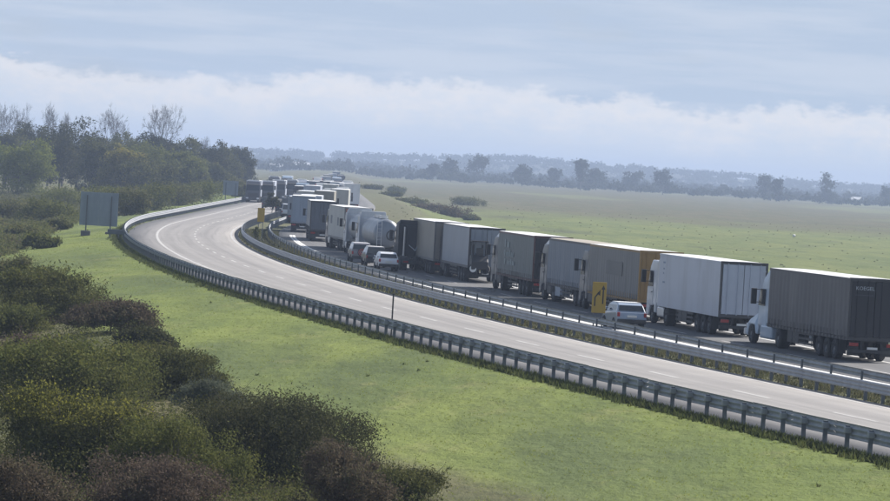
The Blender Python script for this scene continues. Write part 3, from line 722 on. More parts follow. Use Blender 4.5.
# oncoming traffic waiting on the other carriageway, fronts to the camera
onc = [(717, 252.5, CABD, 'dark-fronted oncoming truck, leftmost at the far bend'), (726, 266, CABD, 'dark-fronted oncoming truck, second from the left at the far bend'),
       (775, 278, CABD, 'dark-fronted oncoming truck, third from the left at the far bend'), (800, 291, CABG, 'grey-fronted oncoming truck at the far bend'),
       (840, 301, CABW, 'white-cabbed oncoming truck beside the queue at the far bend'), (900, 273, CABG, 'distant oncoming grey-cabbed truck behind the dark-fronted ones'), (960, 286, CABB, 'distant oncoming blue-cabbed truck')]
for Z, px, c, lab in onc:
    zf = (3.75, 3.62)[int(px) % 2]
    p = at(px, 200, Z); d = lateral(p.x, p.y)
    r = make_truck(Z, d, lab, 'reefer', WHITE, WHITE, frame=WHITE, cab=c, zt=zf, L=13.6, light_tank=CHASSIS, group='oncoming trucks at the far bend', flip=True)
    pos = road_pt(Z + 16.4, d + (ref(Z)[0] - ref(Z + 16.4)[0]) * .0); r.location = pos

# -- forklift carried on the back of the grey trailer
def forklift():
    r = empty('forklift', t6.matrix_basis @ Vector((-.62, -.05, .0)), t6.rotation_euler.z, 'black truck-mounted forklift with a white wheel rim', 'forklift')
    for s in (-1, 1):
        part('guard_post', ('fgp',), lambda b: b.cyl((0, -.1, 1.5), (0, -.1, 2.95), .05, n=6).cyl((0, -1.1, 1.3), (0, -.95, 2.95), .05, n=6), BLACKP, r, (s * .55, 0, 0))
        part('mast_rail', ('fml',), lambda b: b.box(-.05, .05, -.02, .06, .6, 2.7), BLACKP, r, (s * .32, 0, 0))
        part('fork', ('ffk',), lambda b: b.box(-.06, .06, -.02, .9, 1.0, 1.06), CHASSIS, r, (s * .3, .06, 0))
    part('overhead_guard', ('fog',), lambda b: b.box(-.6, .6, -1.0, -.05, 2.92, 3.0), BLACKP, r, bevel=.02, seg=1)
    part('body', ('fbd',), lambda b: b.prism([(-1.3, .95), (-1.35, 1.5), (-.9, 1.95), (-.2, 1.95), (-.2, .95)], -.6, .6), BLACKP, r, bevel=.06, seg=2)
    part('seat', ('fst',), lambda b: b.box(-.25, .25, -.9, -.5, 1.95, 2.1).box(-.25, .25, -.98, -.88, 2.05, 2.5), CHASSIS, r, bevel=.04, seg=1)
    w = part('wheel', ('fwh',), lambda b: b.lathe_x([(-.13, .2), (-.13, .34), (.13, .34), (.13, .2)], 18), RUBBER, r, (-.42, -1.1, 1.0)); w.rotation_euler = (0, 0, 1.2)
    part('rim', ('frm',), lambda b: b.lathe_x([(-.135, .25), (-.15, .2), (-.15, 0)], 16), mat('white_rim', (.75, .75, .74), .4), w)
    w = part('wheel', ('fwh',), None, RUBBER, r, (.42, -1.1, 1.0)); w.rotation_euler = (0, 0, 1.2)
forklift()

# -- cars
def car(Z, d, label, body, kind='hatch', L=4.3, Wd=1.78, Ht=1.48, roof_m=None, spare=False):
    r = empty('car', road_pt(Z, d), -heading(Z), label, 'car', 'cars in the left lane'); w = Wd / 2
    if kind == 'hatch':
        low = [(0, .35), (-.02, .62), (.06, .92), (.25, .97), (L - 1.35, .92), (L - .35, .74), (L - .05, .60), (L, .35)]
        gh = [(.10, .93), (.42, Ht - .12), (.75, Ht - .03), (2.0, Ht - .02), (2.55, Ht - .14), (L - 1.2, .92)]
    elif kind == 'suv':
        low = [(0, .42), (-.02, .75), (.03, 1.02), (L - 1.4, 1.04), (L - .2, .95), (L, .75), (L, .42)]
        gh = [(.04, 1.0), (.14, Ht - .10), (.35, Ht - .02), (2.3, Ht - .02), (2.6, Ht - .14), (L - 1.35, 1.02)]
    else:
        low = [(0, .38), (-.02, .8), (.02, 1.02), (L - 1.1, 1.02), (L - .15, .85), (L, .6), (L, .38)]
        gh = [(.03, 1.0), (.10, Ht - .08), (.25, Ht - .02), (L - 2.1, Ht - .02), (L - 1.75, Ht - .14), (L - .95, 1.0)]
    key = (kind, L, Wd, Ht)
    part('body', key + ('lo',), lambda b: b.prism(low, -w, w, [.97, 1, 1, .97] + [.97] * (len(low) - 6) + [.95, .9][:2]), body, r, bevel=.06, seg=2)
    part('cabin', key + ('gh',), lambda b: b.prism(gh, -w * .95, w * .95, [1, .86, .82, .82, .84, 1]), body, r, bevel=.04, seg=2)
    if roof_m:
        part('roof', key + ('rf',), lambda b: b.box(-w * .76, w * .76, gh[2][0], gh[3][0], Ht - .03, Ht + .004), roof_m, r, bevel=.01, seg=1)
    (ya, za), (yb, zb_) = gh[0], gh[1]
    q = lambda k: (ya + (yb - ya) * k, za + (zb_ - za) * k)
    def rwn(b):
        (y0, z0), (y1, z1) = q(.18), q(.92); e = .012
        b.add([(-w * .84, y0 - e, z0), (w * .84, y0 - e, z0), (w * .76, y1 - e, z1), (-w * .76, y1 - e, z1), (-w * .84, y0 + .03, z0), (w * .84, y0 + .03, z0), (w * .76, y1 + .03, z1), (-w * .76, y1 + .03, z1)],
              [(0, 1, 2, 3), (7, 6, 5, 4), (0, 4, 5, 1), (1, 5, 6, 2), (2, 6, 7, 3), (3, 7, 4, 0)])
    part('rear_window', key + ('rw',), rwn, GLASS, r)
    for s in (-1, 1):
        def sw(b):
            y0, y1 = gh[1][0] + .12, gh[4][0] - .05; z0, z1 = 1.0 if kind == 'hatch' else 1.08, Ht - .16
            k0, k1 = .975, .875
            b.add([(w * .95 * k0, y0 - .12, z0), (w * .95 * k0, gh[5][0] - .35, z0), (w * .95 * k1, y1, z1), (w * .95 * k1, y0 + .08, z1), (w * .85 * k0, y0 - .12, z0), (w * .85 * k0, gh[5][0] - .35, z0), (w * .78 * k1, y1, z1), (w * .78 * k1, y0 + .08, z1)],
                  [(0, 1, 2, 3), (7, 6, 5, 4), (0, 4, 5, 1), (1, 5, 6, 2), (2, 6, 7, 3), (3, 7, 4, 0)])
        o = part('side_window', key + ('sw',), sw, GLASS, r); o.scale = (s, 1, 1)
        o = part('tail_lamp', key + ('tl',), lambda b: b.box(w * .80, w * .97, -.045, .06, .70, .92), REDL, r, bevel=.01, seg=1); o.scale = (s, 1, 1)
        o = part('mirror', key + ('mi',), lambda b: b.box(w * .98, w * 1.16, gh[5][0] - .55, gh[5][0] - .42, 1.0, 1.13), body, r, bevel=.03, seg=1); o.scale = (s, 1, 1)
        for y in (.78, L - .85): wheel(r, s * (w - .11), y, .32 if kind == 'hatch' else .35, .21, s)
    part('rear_bumper', key + ('bu',), lambda b: b.box(-w * .95, w * .95, -.08, .12, .32, .56), CHASSIS, r, bevel=.04, seg=1)
    part('number_plate', key + ('np',), lambda b: b.box(-.26, .26, -.06, -.03, .66, .77), PLATE, r)
    if spare:
        o = part('spare_wheel', key + ('sp',), lambda b: b.lathe_x([(-.10, 0), (-.10, .24), (-.08, .33), (.08, .33)], 18), RUBBER, r, (0, -.12, .86)); o.rotation_euler = (0, 0, math.pi / 2)
        e = part('wheel_cover', key + ('wc',), lambda b: b.lathe_x([(-.105, 0), (-.105, .17)], 16).lathe_x([(-.106, .22), (-.106, .29)], 16), mat('cover_red', (.35, .10, .10), .5), o)
    return r
def car_at(px, Z, *a, **k):
    p = at(px, 300, Z); return car(Z, lateral(p.x, p.y), *a, **k)
car_at(639, 223, 'silver-blue estate car with a bright white roof beside the ochre-backed truck', paint('car_silver', (.27, .33, .42), .3, .2, .5), 'hatch', L=3.9, Wd=1.66, Ht=1.44, roof_m=ROOFW)
car_at(388, 315, 'white hatchback in the left lane, nearest of the three cars', paint('car_white', (.66, .68, .72), .3, .2, .5), 'hatch', L=3.7, Wd=1.55, Ht=1.45)
car_at(375, 325, 'dark van with a pale roof between the white hatchback and the off-roader', paint('car_dark', (.035, .037, .045), .3, .2, .5), 'van', L=4.2, Wd=1.62, Ht=1.6, roof_m=ROOFW)
car_at(360, 336, 'grey off-roader with a red-trimmed spare wheel on its tailgate', paint('car_grey', (.20, .19, .21), .3, .2, .5), 'suv', L=4.0, Wd=1.66, Ht=1.62, roof_m=ROOFW, spare=True)
for px_, Z_, c_, k_, lab_ in [(283, 560, 'car_white', 'van', 'small white van at the left edge of the far queue'), (281, 640, 'car_dark', 'suv', 'dark off-roader at the left edge of the far queue'), (287, 690, 'car_silver', 'van', 'silver-blue van at the left edge of the far queue'),
        (333, 560, 'car_white', 'van', 'white van at the right side of the far queue'), (336, 620, 'car_dark', 'suv', 'dark off-roader at the right side of the far queue'), (295, 770, 'car_white', 'hatch', 'small white car among the far queue'), (262, 640, 'car_dark', 'van', 'dark van in front of the oncoming trucks')]:
    car_at(px_, Z_, lab_, paint(c_, {'car_white': (.66, .68, .72), 'car_dark': (.035, .037, .045), 'car_silver': (.27, .33, .42)}[c_]), k_, Ht=1.5 if k_ == 'hatch' else 1.9)
car_at(276, 600, 'small dark car at the start of the far bend', paint('car_dark', (.035, .037, .045)), 'hatch')

# ------------------------------------------------------------------ road signs and posts
YEL = mat('sign_yellow', (.40, .265, .035), .5, var=.1, scale=3, dirt=((.30, .2, .05), .4, 2)); SBLK = mat('sign_black', (.02, .02, .02), .5)
SGREY = mat('sign_back_grey', (.22, .26, .315), .5, .0, var=.1, scale=1.2, dirt=((.10, .13, .17), .4, .8)); CONCB = mat('old_concrete', (.15, .148, .145), .9, var=.25, scale=4)
def yellow_sign(px, ytop, ybot, Z, wd, label, arrows=True):
    pt, pb = at(px, ytop, Z), at(px, ybot, Z)
    r = empty('road_sign', (pt.x, pt.y, -.06), math.atan2(pt.x, -pt.y) * 0 + .05, label, 'road sign', 'yellow temporary signs in the median')
    h = pt.z + .06; z0 = pb.z + .06
    k = (round(px),)
    part('panel', k + ('yp',), lambda b: b.box(-wd / 2, wd / 2, -.02, .02, z0, h), YEL, r, bevel=.015, seg=1)
    for s in (-1, 1): part('post', k + ('ps',), lambda b: b.box(-.035, .035, .02, .08, -.25, h - .08), ZINC_D, r, (s * wd * .3, 0, 0))
    part('foot_weight', k + ('fw',), lambda b: b.box(-wd * .6, wd * .6, -.2, .3, 0, .14), BLACKP, r, bevel=.03, seg=1)
    if arrows:
        hh = h - z0
        part('arrow', k + ('a1',), lambda b: b.box(.17, .24, -.026, -.021, z0 + hh * .3, h - hh * .22).add([(.10, -.024, h - hh * .24), (.31, -.024, h - hh * .24), (.205, -.024, h - hh * .10)], [(0, 1, 2)]), SBLK, r)
        part('bent_arrow', k + ('a2',), lambda b: b.box(-.25, -.18, -.026, -.021, z0 + hh * .22, z0 + hh * .5).add([(-.25, -.024, z0 + hh * .5), (-.18, -.024, z0 + hh * .5), (.0, -.024, h - hh * .36), (-.06, -.024, h - hh * .32)], [(0, 1, 2, 3)]).add([(-.10, -.024, h - hh * .38), (.05, -.024, h - hh * .45), (.05, -.024, h - hh * .24)], [(0, 1, 2)]), SBLK, r)
    return r
yellow_sign(600, 282, 313, 221, .74, 'yellow lane-shift sign with two black arrows before the taupe truck')
yellow_sign(261.5, 208, 222, 402, .68, 'small plain yellow sign at the start of the median bend', False)
def board(pl, pr, Z, label, w, h, z0, gap):
    c = (pl + pr) / 2; p = at(c, 210, Z); g = ground_z(p.x, p.y)
    r = empty('road_sign', (p.x, p.y, g), math.radians(4), label, 'road sign')
    for i in range(2):
        part('panel', (label, 'pn', i), lambda b: b.box(-w / 4 + .004, w / 4 - .004, -.03, .03, z0 - g, z0 + h - g), SGREY, r, ((i - .5) * w / 2, 0, 0), bevel=.006, seg=1)
    for z in (.25, .75): part('stiffener', (label, 'st', z), lambda b: b.box(-w / 2 + .05, w / 2 - .05, -.07, -.03, z0 + h * z - g, z0 + h * z + .05 - g), SGREY, r)
    for s in (-1, 1):
        part('post', (label, 'po'), lambda b: b.box(-.06, .06, -.14, -.07, -.3, z0 + h - .3 - g), ZINC_D, r, (s * w * .32, 0, 0))
        part('footing', (label, 'ft'), lambda b: b.box(-.45, .45, -.5, .3, -.2, .32), CONCB, r, (s * w * .32, 0, 0), bevel=.04, seg=1)
    return r
board(80, 118, 396, 'large grey-blue back of a road sign on the left verge', 3.58, 3.15, 8.2 - 80.2 * 396 / 4200, 1)
board(222, 237, 690, 'smaller hazy blue sign back beside the far bend', 2.5, 2.35, 8.2 - 42.0 * 690 / 4200, 1)
def rail_stub():
    p = on_plane(117, 241, -.3); z = ground_z(p.x, p.y)
    r = empty('barrier_end', (p.x, p.y, z), 0, 'short dark barrier stub between the sign and the guardrail', 'barrier')
    part('beam', ('rsb',), lambda b: b.box(-.9, .95, -.06, .06, .35, .80), ZINC_D, r, bevel=.03, seg=1)
    for x in (-.7, .1, .8): part('post', ('rsp',), lambda b: b.box(-.06, .06, .07, .15, -.3, .78), ZINC_D, r, (x, 0, 0))
rail_stub()
def marker_pole(px, Z, h, label):
    p = at(px, 330, Z); q = road_pt(Z, -10.85); z = -.06
    r = empty('marker_pole', (p.x, p.y, z), 0, label, 'pole')
    part('pole', ('mpo', h), lambda b: b.cyl((0, 0, -.3), (0, 0, h), .038, n=8), CHASSIS, r)
    part('cap', ('mpc', h), lambda b: b.box(-.05, .05, -.045, .045, h - .05, h + .02), CHASSIS, r)
Zp = 199.0
marker_pole(391.5, Zp, 2.05, 'thin dark pole standing beside the long guardrail')

# ------------------------------------------------------------------ plants
def leaf_cloud(C, nrm, size, rg, flat=.35, aspect=.55):
    """one diamond leaf (quad, slightly folded) at every centre C"""
    n = len(C)
    a = rg.normal(size=(n, 3)); a /= np.linalg.norm(a, axis=1)[:, None] + 1e-9
    m = nrm * flat + rg.normal(size=(n, 3)) * (1 - flat); m /= np.linalg.norm(m, axis=1)[:, None] + 1e-9
    u = np.cross(m, a); u /= np.linalg.norm(u, axis=1)[:, None] + 1e-9; v = np.cross(m, u)
    s = (size * rg.uniform(.6, 1.35, n))[:, None]
    V = np.stack([C - u * s, C + v * s * aspect + m * s * .12, C + u * s, C - v * s * aspect + m * s * .12], 1).reshape(-1, 3)
    F = np.arange(4 * n).reshape(-1, 4); return V, F
def lobes(rg, w, dp, h, n, base=.25):
    """sub-crowns scattered in an ellipsoid w x dp x h standing on z = 0"""
    out = [((0, 0, h * .52), w * .36, dp * .36, h * .42)]
    for _ in range(n):
        a = rg.uniform(0, 6.283); q = math.sqrt(rg.uniform(.1, 1)); zz = rg.uniform(base, .88)
        k = math.sqrt(max(.05, 1 - ((zz - .45) / .55) ** 2)) * q
        c = (math.cos(a) * w * .40 * k, math.sin(a) * dp * .40 * k, h * zz)
        r_ = rg.uniform(.16, .30); out.append((c, w * r_, dp * r_, min(h * r_ * 1.05, h * (1.02 - zz) + h * .06)))
    return out
def crown_points(rg, lb, n, clump=40, spread=.10):
    vol = np.array([a * b_ * c for _, a, b_, c in lb]) ** .67; pick = rg.choice(len(lb), max(1, n // clump), p=vol / vol.sum())
    C0 = np.array([lb[i][0] for i in pick]); R = np.array([lb[i][1:] for i in pick])
    d = rg.normal(size=(len(pick), 3)); d[:, 2] = np.abs(d[:, 2]) * .9 - .25; d /= np.linalg.norm(d, axis=1)[:, None]
    cen = C0 + d * R * rg.uniform(.70, 1.06, (len(pick), 1))
    j = rg.integers(0, len(pick), n); sc = R.mean(1)[j][:, None]
    P = cen[j] + rg.normal(size=(n, 3)) * sc * spread * np.array([2.2, 2.2, 1.6])
    return P, (d[j] + (P - cen[j]) / (sc + 1e-6) * 1.5)
def trunk_mesh(rg, h, r, spread, nl=6):
    b = MB(); b.cyl((0, 0, -.4), (0, 0, h * .35), r, r * .75, 8); b.cyl((0, 0, h * .35), (rg.normal() * .03 * h, rg.normal() * .03 * h, h * .75), r * .75, r * .3, 7)
    for i in range(nl):
        a = 6.283 * i / nl + rg.uniform(-.3, .3); z0 = h * rg.uniform(.15, .45)
        p = Vector((0, 0, z0)); q = Vector((math.cos(a) * spread * .28, math.sin(a) * spread * .28, z0 + h * rg.uniform(.18, .3))); q2 = Vector((math.cos(a) * spread * .42, math.sin(a) * spread * .42, q.z + h * .12))
        b.cyl(p, q, r * .42, r * .25, 6); b.cyl(q, q2, r * .25, r * .08, 5)
    return b.mesh('trunk')
BARK = mat('bark', (.085, .075, .062), .9, var=.3, scale=4)
LM = {
 'dark': leaf_mat('leaf_dark', [(.030, .036, .020), (.056, .060, .028), (.094, .092, .040)], .3),
 'deep': leaf_mat('leaf_deep', [(.044, .052, .022), (.086, .092, .032), (.138, .136, .046)], .3),
 'olive': leaf_mat('leaf_olive', [(.070, .088, .026), (.120, .136, .036), (.175, .175, .048)], .35),
 'yellow': leaf_mat('leaf_yellow', [(.130, .135, .032), (.200, .185, .042), (.270, .225, .055)], .35),
 'mid': leaf_mat('leaf_mid', [(.062, .076, .027), (.106, .118, .036), (.158, .156, .050)], .35),
 'brown': leaf_mat('leaf_brown', [(.070, .056, .042), (.110, .086, .060), (.088, .092, .046)], .3),
 'lime2': leaf_mat('leaf_lime_olive', [(.085, .110, .026), (.140, .165, .036), (.190, .205, .048)], .4),
 'lime': leaf_mat('leaf_lime', [(.14, .15, .030), (.20, .20, .040), (.25, .235, .055)], .4),
 'red': leaf_mat('leaf_red', [(.082, .062, .050), (.112, .084, .066), (.084, .080, .048)], .3),
 'hedge': leaf_mat('leaf_hedge', [(.068, .082, .036), (.115, .122, .050), (.155, .138, .070)], .35),
 'farwood': leaf_mat('leaf_far', [(.026, .036, .020), (.040, .050, .025), (.058, .060, .030)], .2),
 'grey': leaf_mat('leaf_grey', [(.08, .10, .065), (.14, .155, .11), (.075, .09, .05)], .3),
}
def plant(name, cat, label, group, px, ytop, wpx, Z, kind, n, size, seed, zbase=None, dp=None, nl=12, clump=40, spread=.10, base=.15, trunk=True, extra=None, stems=0):
    """px: centre column, ytop: top row, wpx: width in photo pixels, all at distance Z"""
    rg = np.random.default_rng(seed); p = at(px, ytop, Z); g = ground_z(p.x, p.y) if zbase is None else zbase
    h = max(p.z - g, .9); w = wpx * Z / FPX
    r = empty(name, (p.x, p.y, g), rg.uniform(0, 6.28), label, cat, group)
    lb = lobes(rg, w, dp or w, h, nl, base); P, Nn = crown_points(rg, lb, n, clump, spread)
    P[:, 2] = np.maximum(P[:, 2], .05)
    V, F = leaf_cloud(P, Nn, size, rg); link('crown', np_mesh('crown', V, F), LM[kind], r)
    if extra:
        k2, n2, s2 = extra; top = P[P[:, 2] > h * .78]
        if len(top) > 10:
            C2 = top[rg.integers(0, len(top), n2)] + rg.normal(size=(n2, 3)) * size * 1.5 + np.array([0, 0, size])
            V, F = leaf_cloud(C2, np.tile([0, 0, 1.], (n2, 1)), s2, rg); link('young_shoots', np_mesh('young_shoots', V, F), LM[k2], r)
    if stems:
        b = MB(); sel = rg.integers(0, len(P), stems); LC = []
        for i in sel:
            q = Vector(P[i]); o_ = Vector((q.x * .25, q.y * .25, max(.1, q.z * .35))); dr = (q - o_).normalized(); tip = q + dr * rg.uniform(.10, .42) + Vector((0, 0, rg.uniform(.0, .22)))
            b.cyl(o_.lerp(q, .55), tip, .014, .005, 4, False)
            for _ in range(9): LC.append(tuple(q.lerp(tip, rg.uniform(0, 1)) + Vector(rg.normal(size=3) * .04)))
        tag(link('stems', b.mesh('stems'), BARK, r), kind='stuff')
        LC = np.array(LC); V, F = leaf_cloud(LC, rg.normal(size=LC.shape), size * .8, rg); link('shoot_leaves', np_mesh('shoot_leaves', V, F), LM[kind], r)
    if trunk: link('trunk', trunk_mesh(rg, h * .8, max(.05, h * .022), w), BARK, r)
    return r
# foreground shrubs on the left (photo column, top row, width, distance, leaf kind, label)
G1 = 'shrubs along the foot of the near verge'
fg = [(283, 404, 172, 133, 'dark', 'largest dark shrub at the bottom, right of the yellow-tipped one', 34000, .050, None),
      (78, 400, 165, 128, 'deep', 'olive shrub with yellow-tipped crown at the bottom left', 30000, .052, ('lime', 4200, .045)),
      (180, 425, 120, 126, 'mid', 'mid-green shrub between the yellow-tipped and the largest dark one', 20000, .05, None),
      (402, 472, 96, 124, 'deep', 'small shrub at the bottom, rightmost of all', 12000, .05, ('hedge', 500, .05)),
      (150, 462, 150, 110, 'red', 'reddish-brown shrub at the very bottom, left of the largest dark one', 15000, .05, None),
      (15, 462, 120, 108, 'brown', 'brownish shrub in the bottom left corner', 13000, .05, None),
      (345, 452, 90, 118, 'brown', 'brownish shrub in front of the largest dark one', 12000, .05, None),
      (70, 348, 190, 165, 'mid', 'broad olive-green shrub behind the yellow-tipped one', 26000, .065, ('olive', 2500, .07)),
      (170, 352, 110, 172, 'deep', 'dark green shrub against the verge, right of the broad olive one', 18000, .065, None),
      (215, 383, 60, 160, 'grey', 'silvery-green shrub touching the left of the largest dark one', 8000, .05, None),
      (18, 337, 90, 184, 'red', 'russet shrub at the left edge above the broad olive one', 10000, .07, None),
      (50, 272, 120, 225, 'deep', 'grey-green shrub at the left edge below the sign', 18000, .085, ('mid', 1500, .09)),
      (112, 305, 84, 212, 'brown', 'purplish-brown shrub jutting out onto the verge', 14000, .08, None),
      (145, 330, 60, 198, 'dark', 'low dark shrub at the verge below the purplish one', 9000, .075, None),
      (10, 262, 70, 262, 'hedge', 'pale straggly shrub at the left edge, uppermost of the near group', 9000, .10, None),
      (12, 305, 70, 215, 'mid', 'green shrub at the left edge below the grey-green one', 9000, .08, None)]
for i, (px, yt, w, Z, k, lab, n, sz, ex) in enumerate(fg):
    plant('shrub', 'shrub', lab, G1, px, yt, w * 1.14, Z, k, int(n * 2.4), sz * .76, 100 + i, nl=22, clump=150, spread=.105, base=.05, extra=ex, dp=w * Z / FPX * .9, stems=90)
# wood on the left
G2 = 'trees of the wood on the left'
lt = [(20, 143, 62, 815, 'lime2', 'big round yellow-green tree at the left edge'), (80, 120, 62, 905, 'dark', 'tallest dark leafy tree left of the large sign'),
      (62, 136, 46, 880, 'dark', 'dark tree just right of the round yellow-green one'), (98, 143, 34, 868, 'deep', 'dark green tree above the large sign'),
      (36, 126, 40, 985, 'dark', 'dark rounded tree behind the round yellow-green one'), (8, 134, 40, 975, 'deep', 'green tree at the left edge behind the round yellow-green one'),
      (122, 150, 36, 862, 'yellow', 'yellow-leaved tree in the middle of the wood'), (107, 142, 26, 930, 'deep', 'narrow green tree behind the yellow-leaved one'),
      (142, 146, 46, 905, 'olive', 'olive tree right of the yellow-leaved one'), (172, 150, 52, 915, 'olive', 'wide olive tree below the bare round-crowned one'),
      (150, 163, 54, 858, 'deep', 'low dark green tree in front of the olive ones'), (193, 158, 34, 920, 'hedge', 'pale olive tree, right end of the olive group'),
      (128, 138, 40, 990, 'deep', 'green tree behind the yellow-leaved one on the skyline'), (152, 139, 40, 1000, 'dark', 'dark tree at the foot of the bare round-crowned one'),
      (178, 140, 34, 1010, 'deep', 'dark green skyline tree right of the bare round-crowned one'), (206, 142, 40, 1030, 'dark', 'dark tree at the right part of the wood'),
      (228, 149, 30, 1080, 'deep', 'hazy dark tree near the right end of the wood'), (243, 150, 22, 1150, 'dark', 'last dark tree at the right end of the wood'),
      (216, 165, 30, 990, 'deep', 'low dark tree at the right part of the wood')]
for i, (px, yt, w, Z, k, lab) in enumerate(lt):
    plant('tree', 'tree', lab, G2, px, yt, w * 1.12, Z, k, 11000, .25, 200 + i, nl=20, clump=60, spread=.10, base=.05)
def bare_tree(px, ytop, wpx, Z, label, seed):
    rg = np.random.default_rng(seed); p = at(px, ytop, Z); g = ground_z(p.x, p.y); h = p.z - g; w = wpx * Z / FPX
    r = empty('tree', (p.x, p.y, g), 0, label, 'tree', 'bare trees on the skyline of the wood')
    tb = MB(); bb = MB()
    tb.cyl((0, 0, -.4), (0, 0, h * .30), h * .016, h * .012, 7)
    def grow(p0, d, ln, rad, lev):
        mid_ = p0 + d * ln * .5 + Vector(rg.normal(size=3) * ln * .05); q = p0 + d * ln + Vector(rg.normal(size=3) * ln * .06)
        bb.cyl(p0, mid_, rad, rad * .85, 4 if lev > 1 else 6, False); bb.cyl(mid_, q, rad * .85, rad * .65, 4 if lev > 1 else 6, False)
        if lev >= 5: return
        for _ in range(3 if lev < 4 else 4):
            e = (d + Vector(rg.normal(size=3)) * (.5 if lev else .5) + Vector((0, 0, .06))).normalized()
            grow(mid_.lerp(q, rg.uniform(.2, 1)), e, ln * rg.uniform(.56, .78), max(.018, rad * .6), lev + 1)
    for k in range(5):
        a = 6.283 * k / 5 + rg.uniform(-.4, .4); grow(Vector((0, 0, h * rg.uniform(.22, .30))), Vector((math.cos(a) * w / h * 1.0, math.sin(a) * w / h * 1.0, 1)).normalized(), h * .25, h * .007, 0)
    # fit the branches to the crown's height and width
    zs = np.array([v[2] for v in bb.v]); xs = np.array([abs(v[0]) for v in bb.v]); kz = (h * .98 - h * .22) / (np.percentile(zs, 99.7) - h * .22); kx = w * .5 / np.percentile(xs, 98)
    bb.v = [(x * kx, y * kx, h * .22 + (z - h * .22) * kz) for x, y, z in bb.v]
    link('trunk', tb.mesh('trunk'), BARK, r); link('branches', np_mesh('branches', np.array(bb.v), np.array(bb.f)), BARK, r)
for i, (px, yt, w, Z, lab) in enumerate([(8, 102, 34, 1010, 'bare tree at the left edge of the skyline'), (27, 103, 24, 1030, 'slender bare tree second from the left edge'), (52, 102, 24, 1040, 'faint bare tree left of the tallest dark leafy one'),
        (66, 111, 14, 1050, 'small bare treetop above the tallest dark leafy tree'), (113, 104, 34, 1020, 'bare spreading tree right of the tallest dark leafy one'), (164, 103, 40, 1000, 'bare tree with a round crown, alone on the skyline'), (204, 136, 16, 1060, 'small bare tree right of the round-crowned one'), (236, 144, 16, 1150, 'small bare treetop at the right end of the wood')]):
    bare_tree(px, yt, w, Z, lab, 300 + i)
# hedge shrubs beside the bend and scrub in front of the wood
G3 = 'scrub shrubs between the wood and the bend'
sc = [(128, 188, 44, 560, 'hedge', 'leafy shrub just right of the large sign'), (154, 185, 48, 640, 'mid', 'shrub on the bank left of the bend'), (180, 184, 46, 690, 'hedge', 'pale shrub on the bank above the bend'),
      (205, 182, 42, 740, 'olive', 'shrub on the bank left of the small blue sign'), (240, 180, 34, 830, 'hedge', 'shrub behind the small blue sign'), (104, 190, 50, 620, 'olive', 'shrub behind the large sign'),
      (48, 201, 56, 520, 'mid', 'straggly shrub left of the large sign'), (16, 203, 60, 560, 'hedge', 'straggly shrub at the left edge under the round yellow-green tree'), (60, 222, 24, 440, 'deep', 'small dark shrub below left of the large sign'), (24, 228, 36, 400, 'hedge', 'pale tangled shrub at the left edge level with the sign base'), (66, 188, 54, 700, 'olive', 'yellowish shrub at the foot of the dark trees'), (40, 236, 30, 360, 'mid', 'tangled shrub bordering the verge below the sign')]
for i, (px, yt, w, Z, k, lab) in enumerate(sc):
    plant('shrub', 'shrub', lab, G3, px, yt, w, Z, k, 6000, .14, 400 + i, nl=14, clump=45, spread=.13, base=.03)
# field hedgerow behind the queue
G4 = 'shrubs of the hedgerow in the field'
hr = [(452, 209, 40, 850, 'brown', 'dark russet shrub in the field above the grey panelled truck'), (428, 208, 34, 900, 'brown', 'russet shrub in the field left of the dark russet one'), (470, 216, 16, 830, 'hedge', 'pale shrub at the right end of the field hedgerow'), (410, 203, 30, 980, 'deep', 'dark shrub in the field hedgerow above the beige truck'), (390, 198, 26, 1080, 'deep', 'dark shrub at the left end of the field hedgerow'), (468, 199, 36, 1150, 'hedge', 'low hedge clump in the field beyond the hedgerow'), (372, 190, 24, 1250, 'deep', 'far dark shrub right of the tall white truck'), (395, 187, 20, 1400, 'mid', 'far shrub among the pastures right of the tall white truck')]
for i, (px, yt, w, Z, k, lab) in enumerate(hr):
    plant('shrub', 'shrub', lab, G4, px, yt, w, Z, k, 4000, .18, 450 + i, nl=14, clump=40, spread=.13, base=.03)
# far tree line across the plain
G5 = 'trees of the far tree line'
ft = [(433, 165, 14), (452, 159.5, 15), (478, 158, 22), (523, 166, 18), (555, 169, 12), (582, 161, 12), (597, 171, 26), (632, 171, 18), (664, 170, 17), (765, 175.5, 15), (778, 180, 10), (829, 174.5, 18), (886, 187, 10)]
ords = ['first', 'second', 'third', 'fourth', 'fifth', 'sixth', 'seventh', 'eighth', 'ninth', 'tenth', 'eleventh', 'twelfth', 'thirteenth', 'fourteenth', 'fifteenth', 'sixteenth', 'last']
for i, (px, yt, w) in enumerate(ft):
    Z = 2650 + 60 * ((i * 7) % 5)
    plant('tree', 'tree', ('last' if i == len(ft) - 1 else ords[i]) + ' tree from the left in the far tree line across the plain', G5, px, yt, w, Z, 'farwood', 1500, .75, 500 + i, nl=12, clump=20, spread=.14, base=.12)
def far_wood(name, label, Zr, xr, hr_, n, size, seed, zfun=None, cl=60):
    rg = np.random.default_rng(seed); nc = n // cl
    cx = rg.uniform(*xr, nc); cy = rg.uniform(*Zr, nc); ch = rg.uniform(*hr_, nc)
    cz = np.array([zfun(a, b_) if zfun else ground_z(a, b_) for a, b_ in zip(cx, cy)])
    j = rg.integers(0, nc, n); d = rg.normal(size=(n, 3)); d /= np.linalg.norm(d, axis=1)[:, None]; d[:, 2] = np.abs(d[:, 2])
    P = np.stack([cx[j] + d[:, 0] * ch[j] * .62, cy[j] + d[:, 1] * ch[j] * .62, cz[j] + ch[j] * (.28 + .72 * d[:, 2] * rg.uniform(.3, 1, n))], 1)
    V, F = leaf_cloud(P, d, size, rg); o = link(name, np_mesh(name, V, F), LM['farwood']); tag(o, label, 'woodland', kind='stuff'); return o
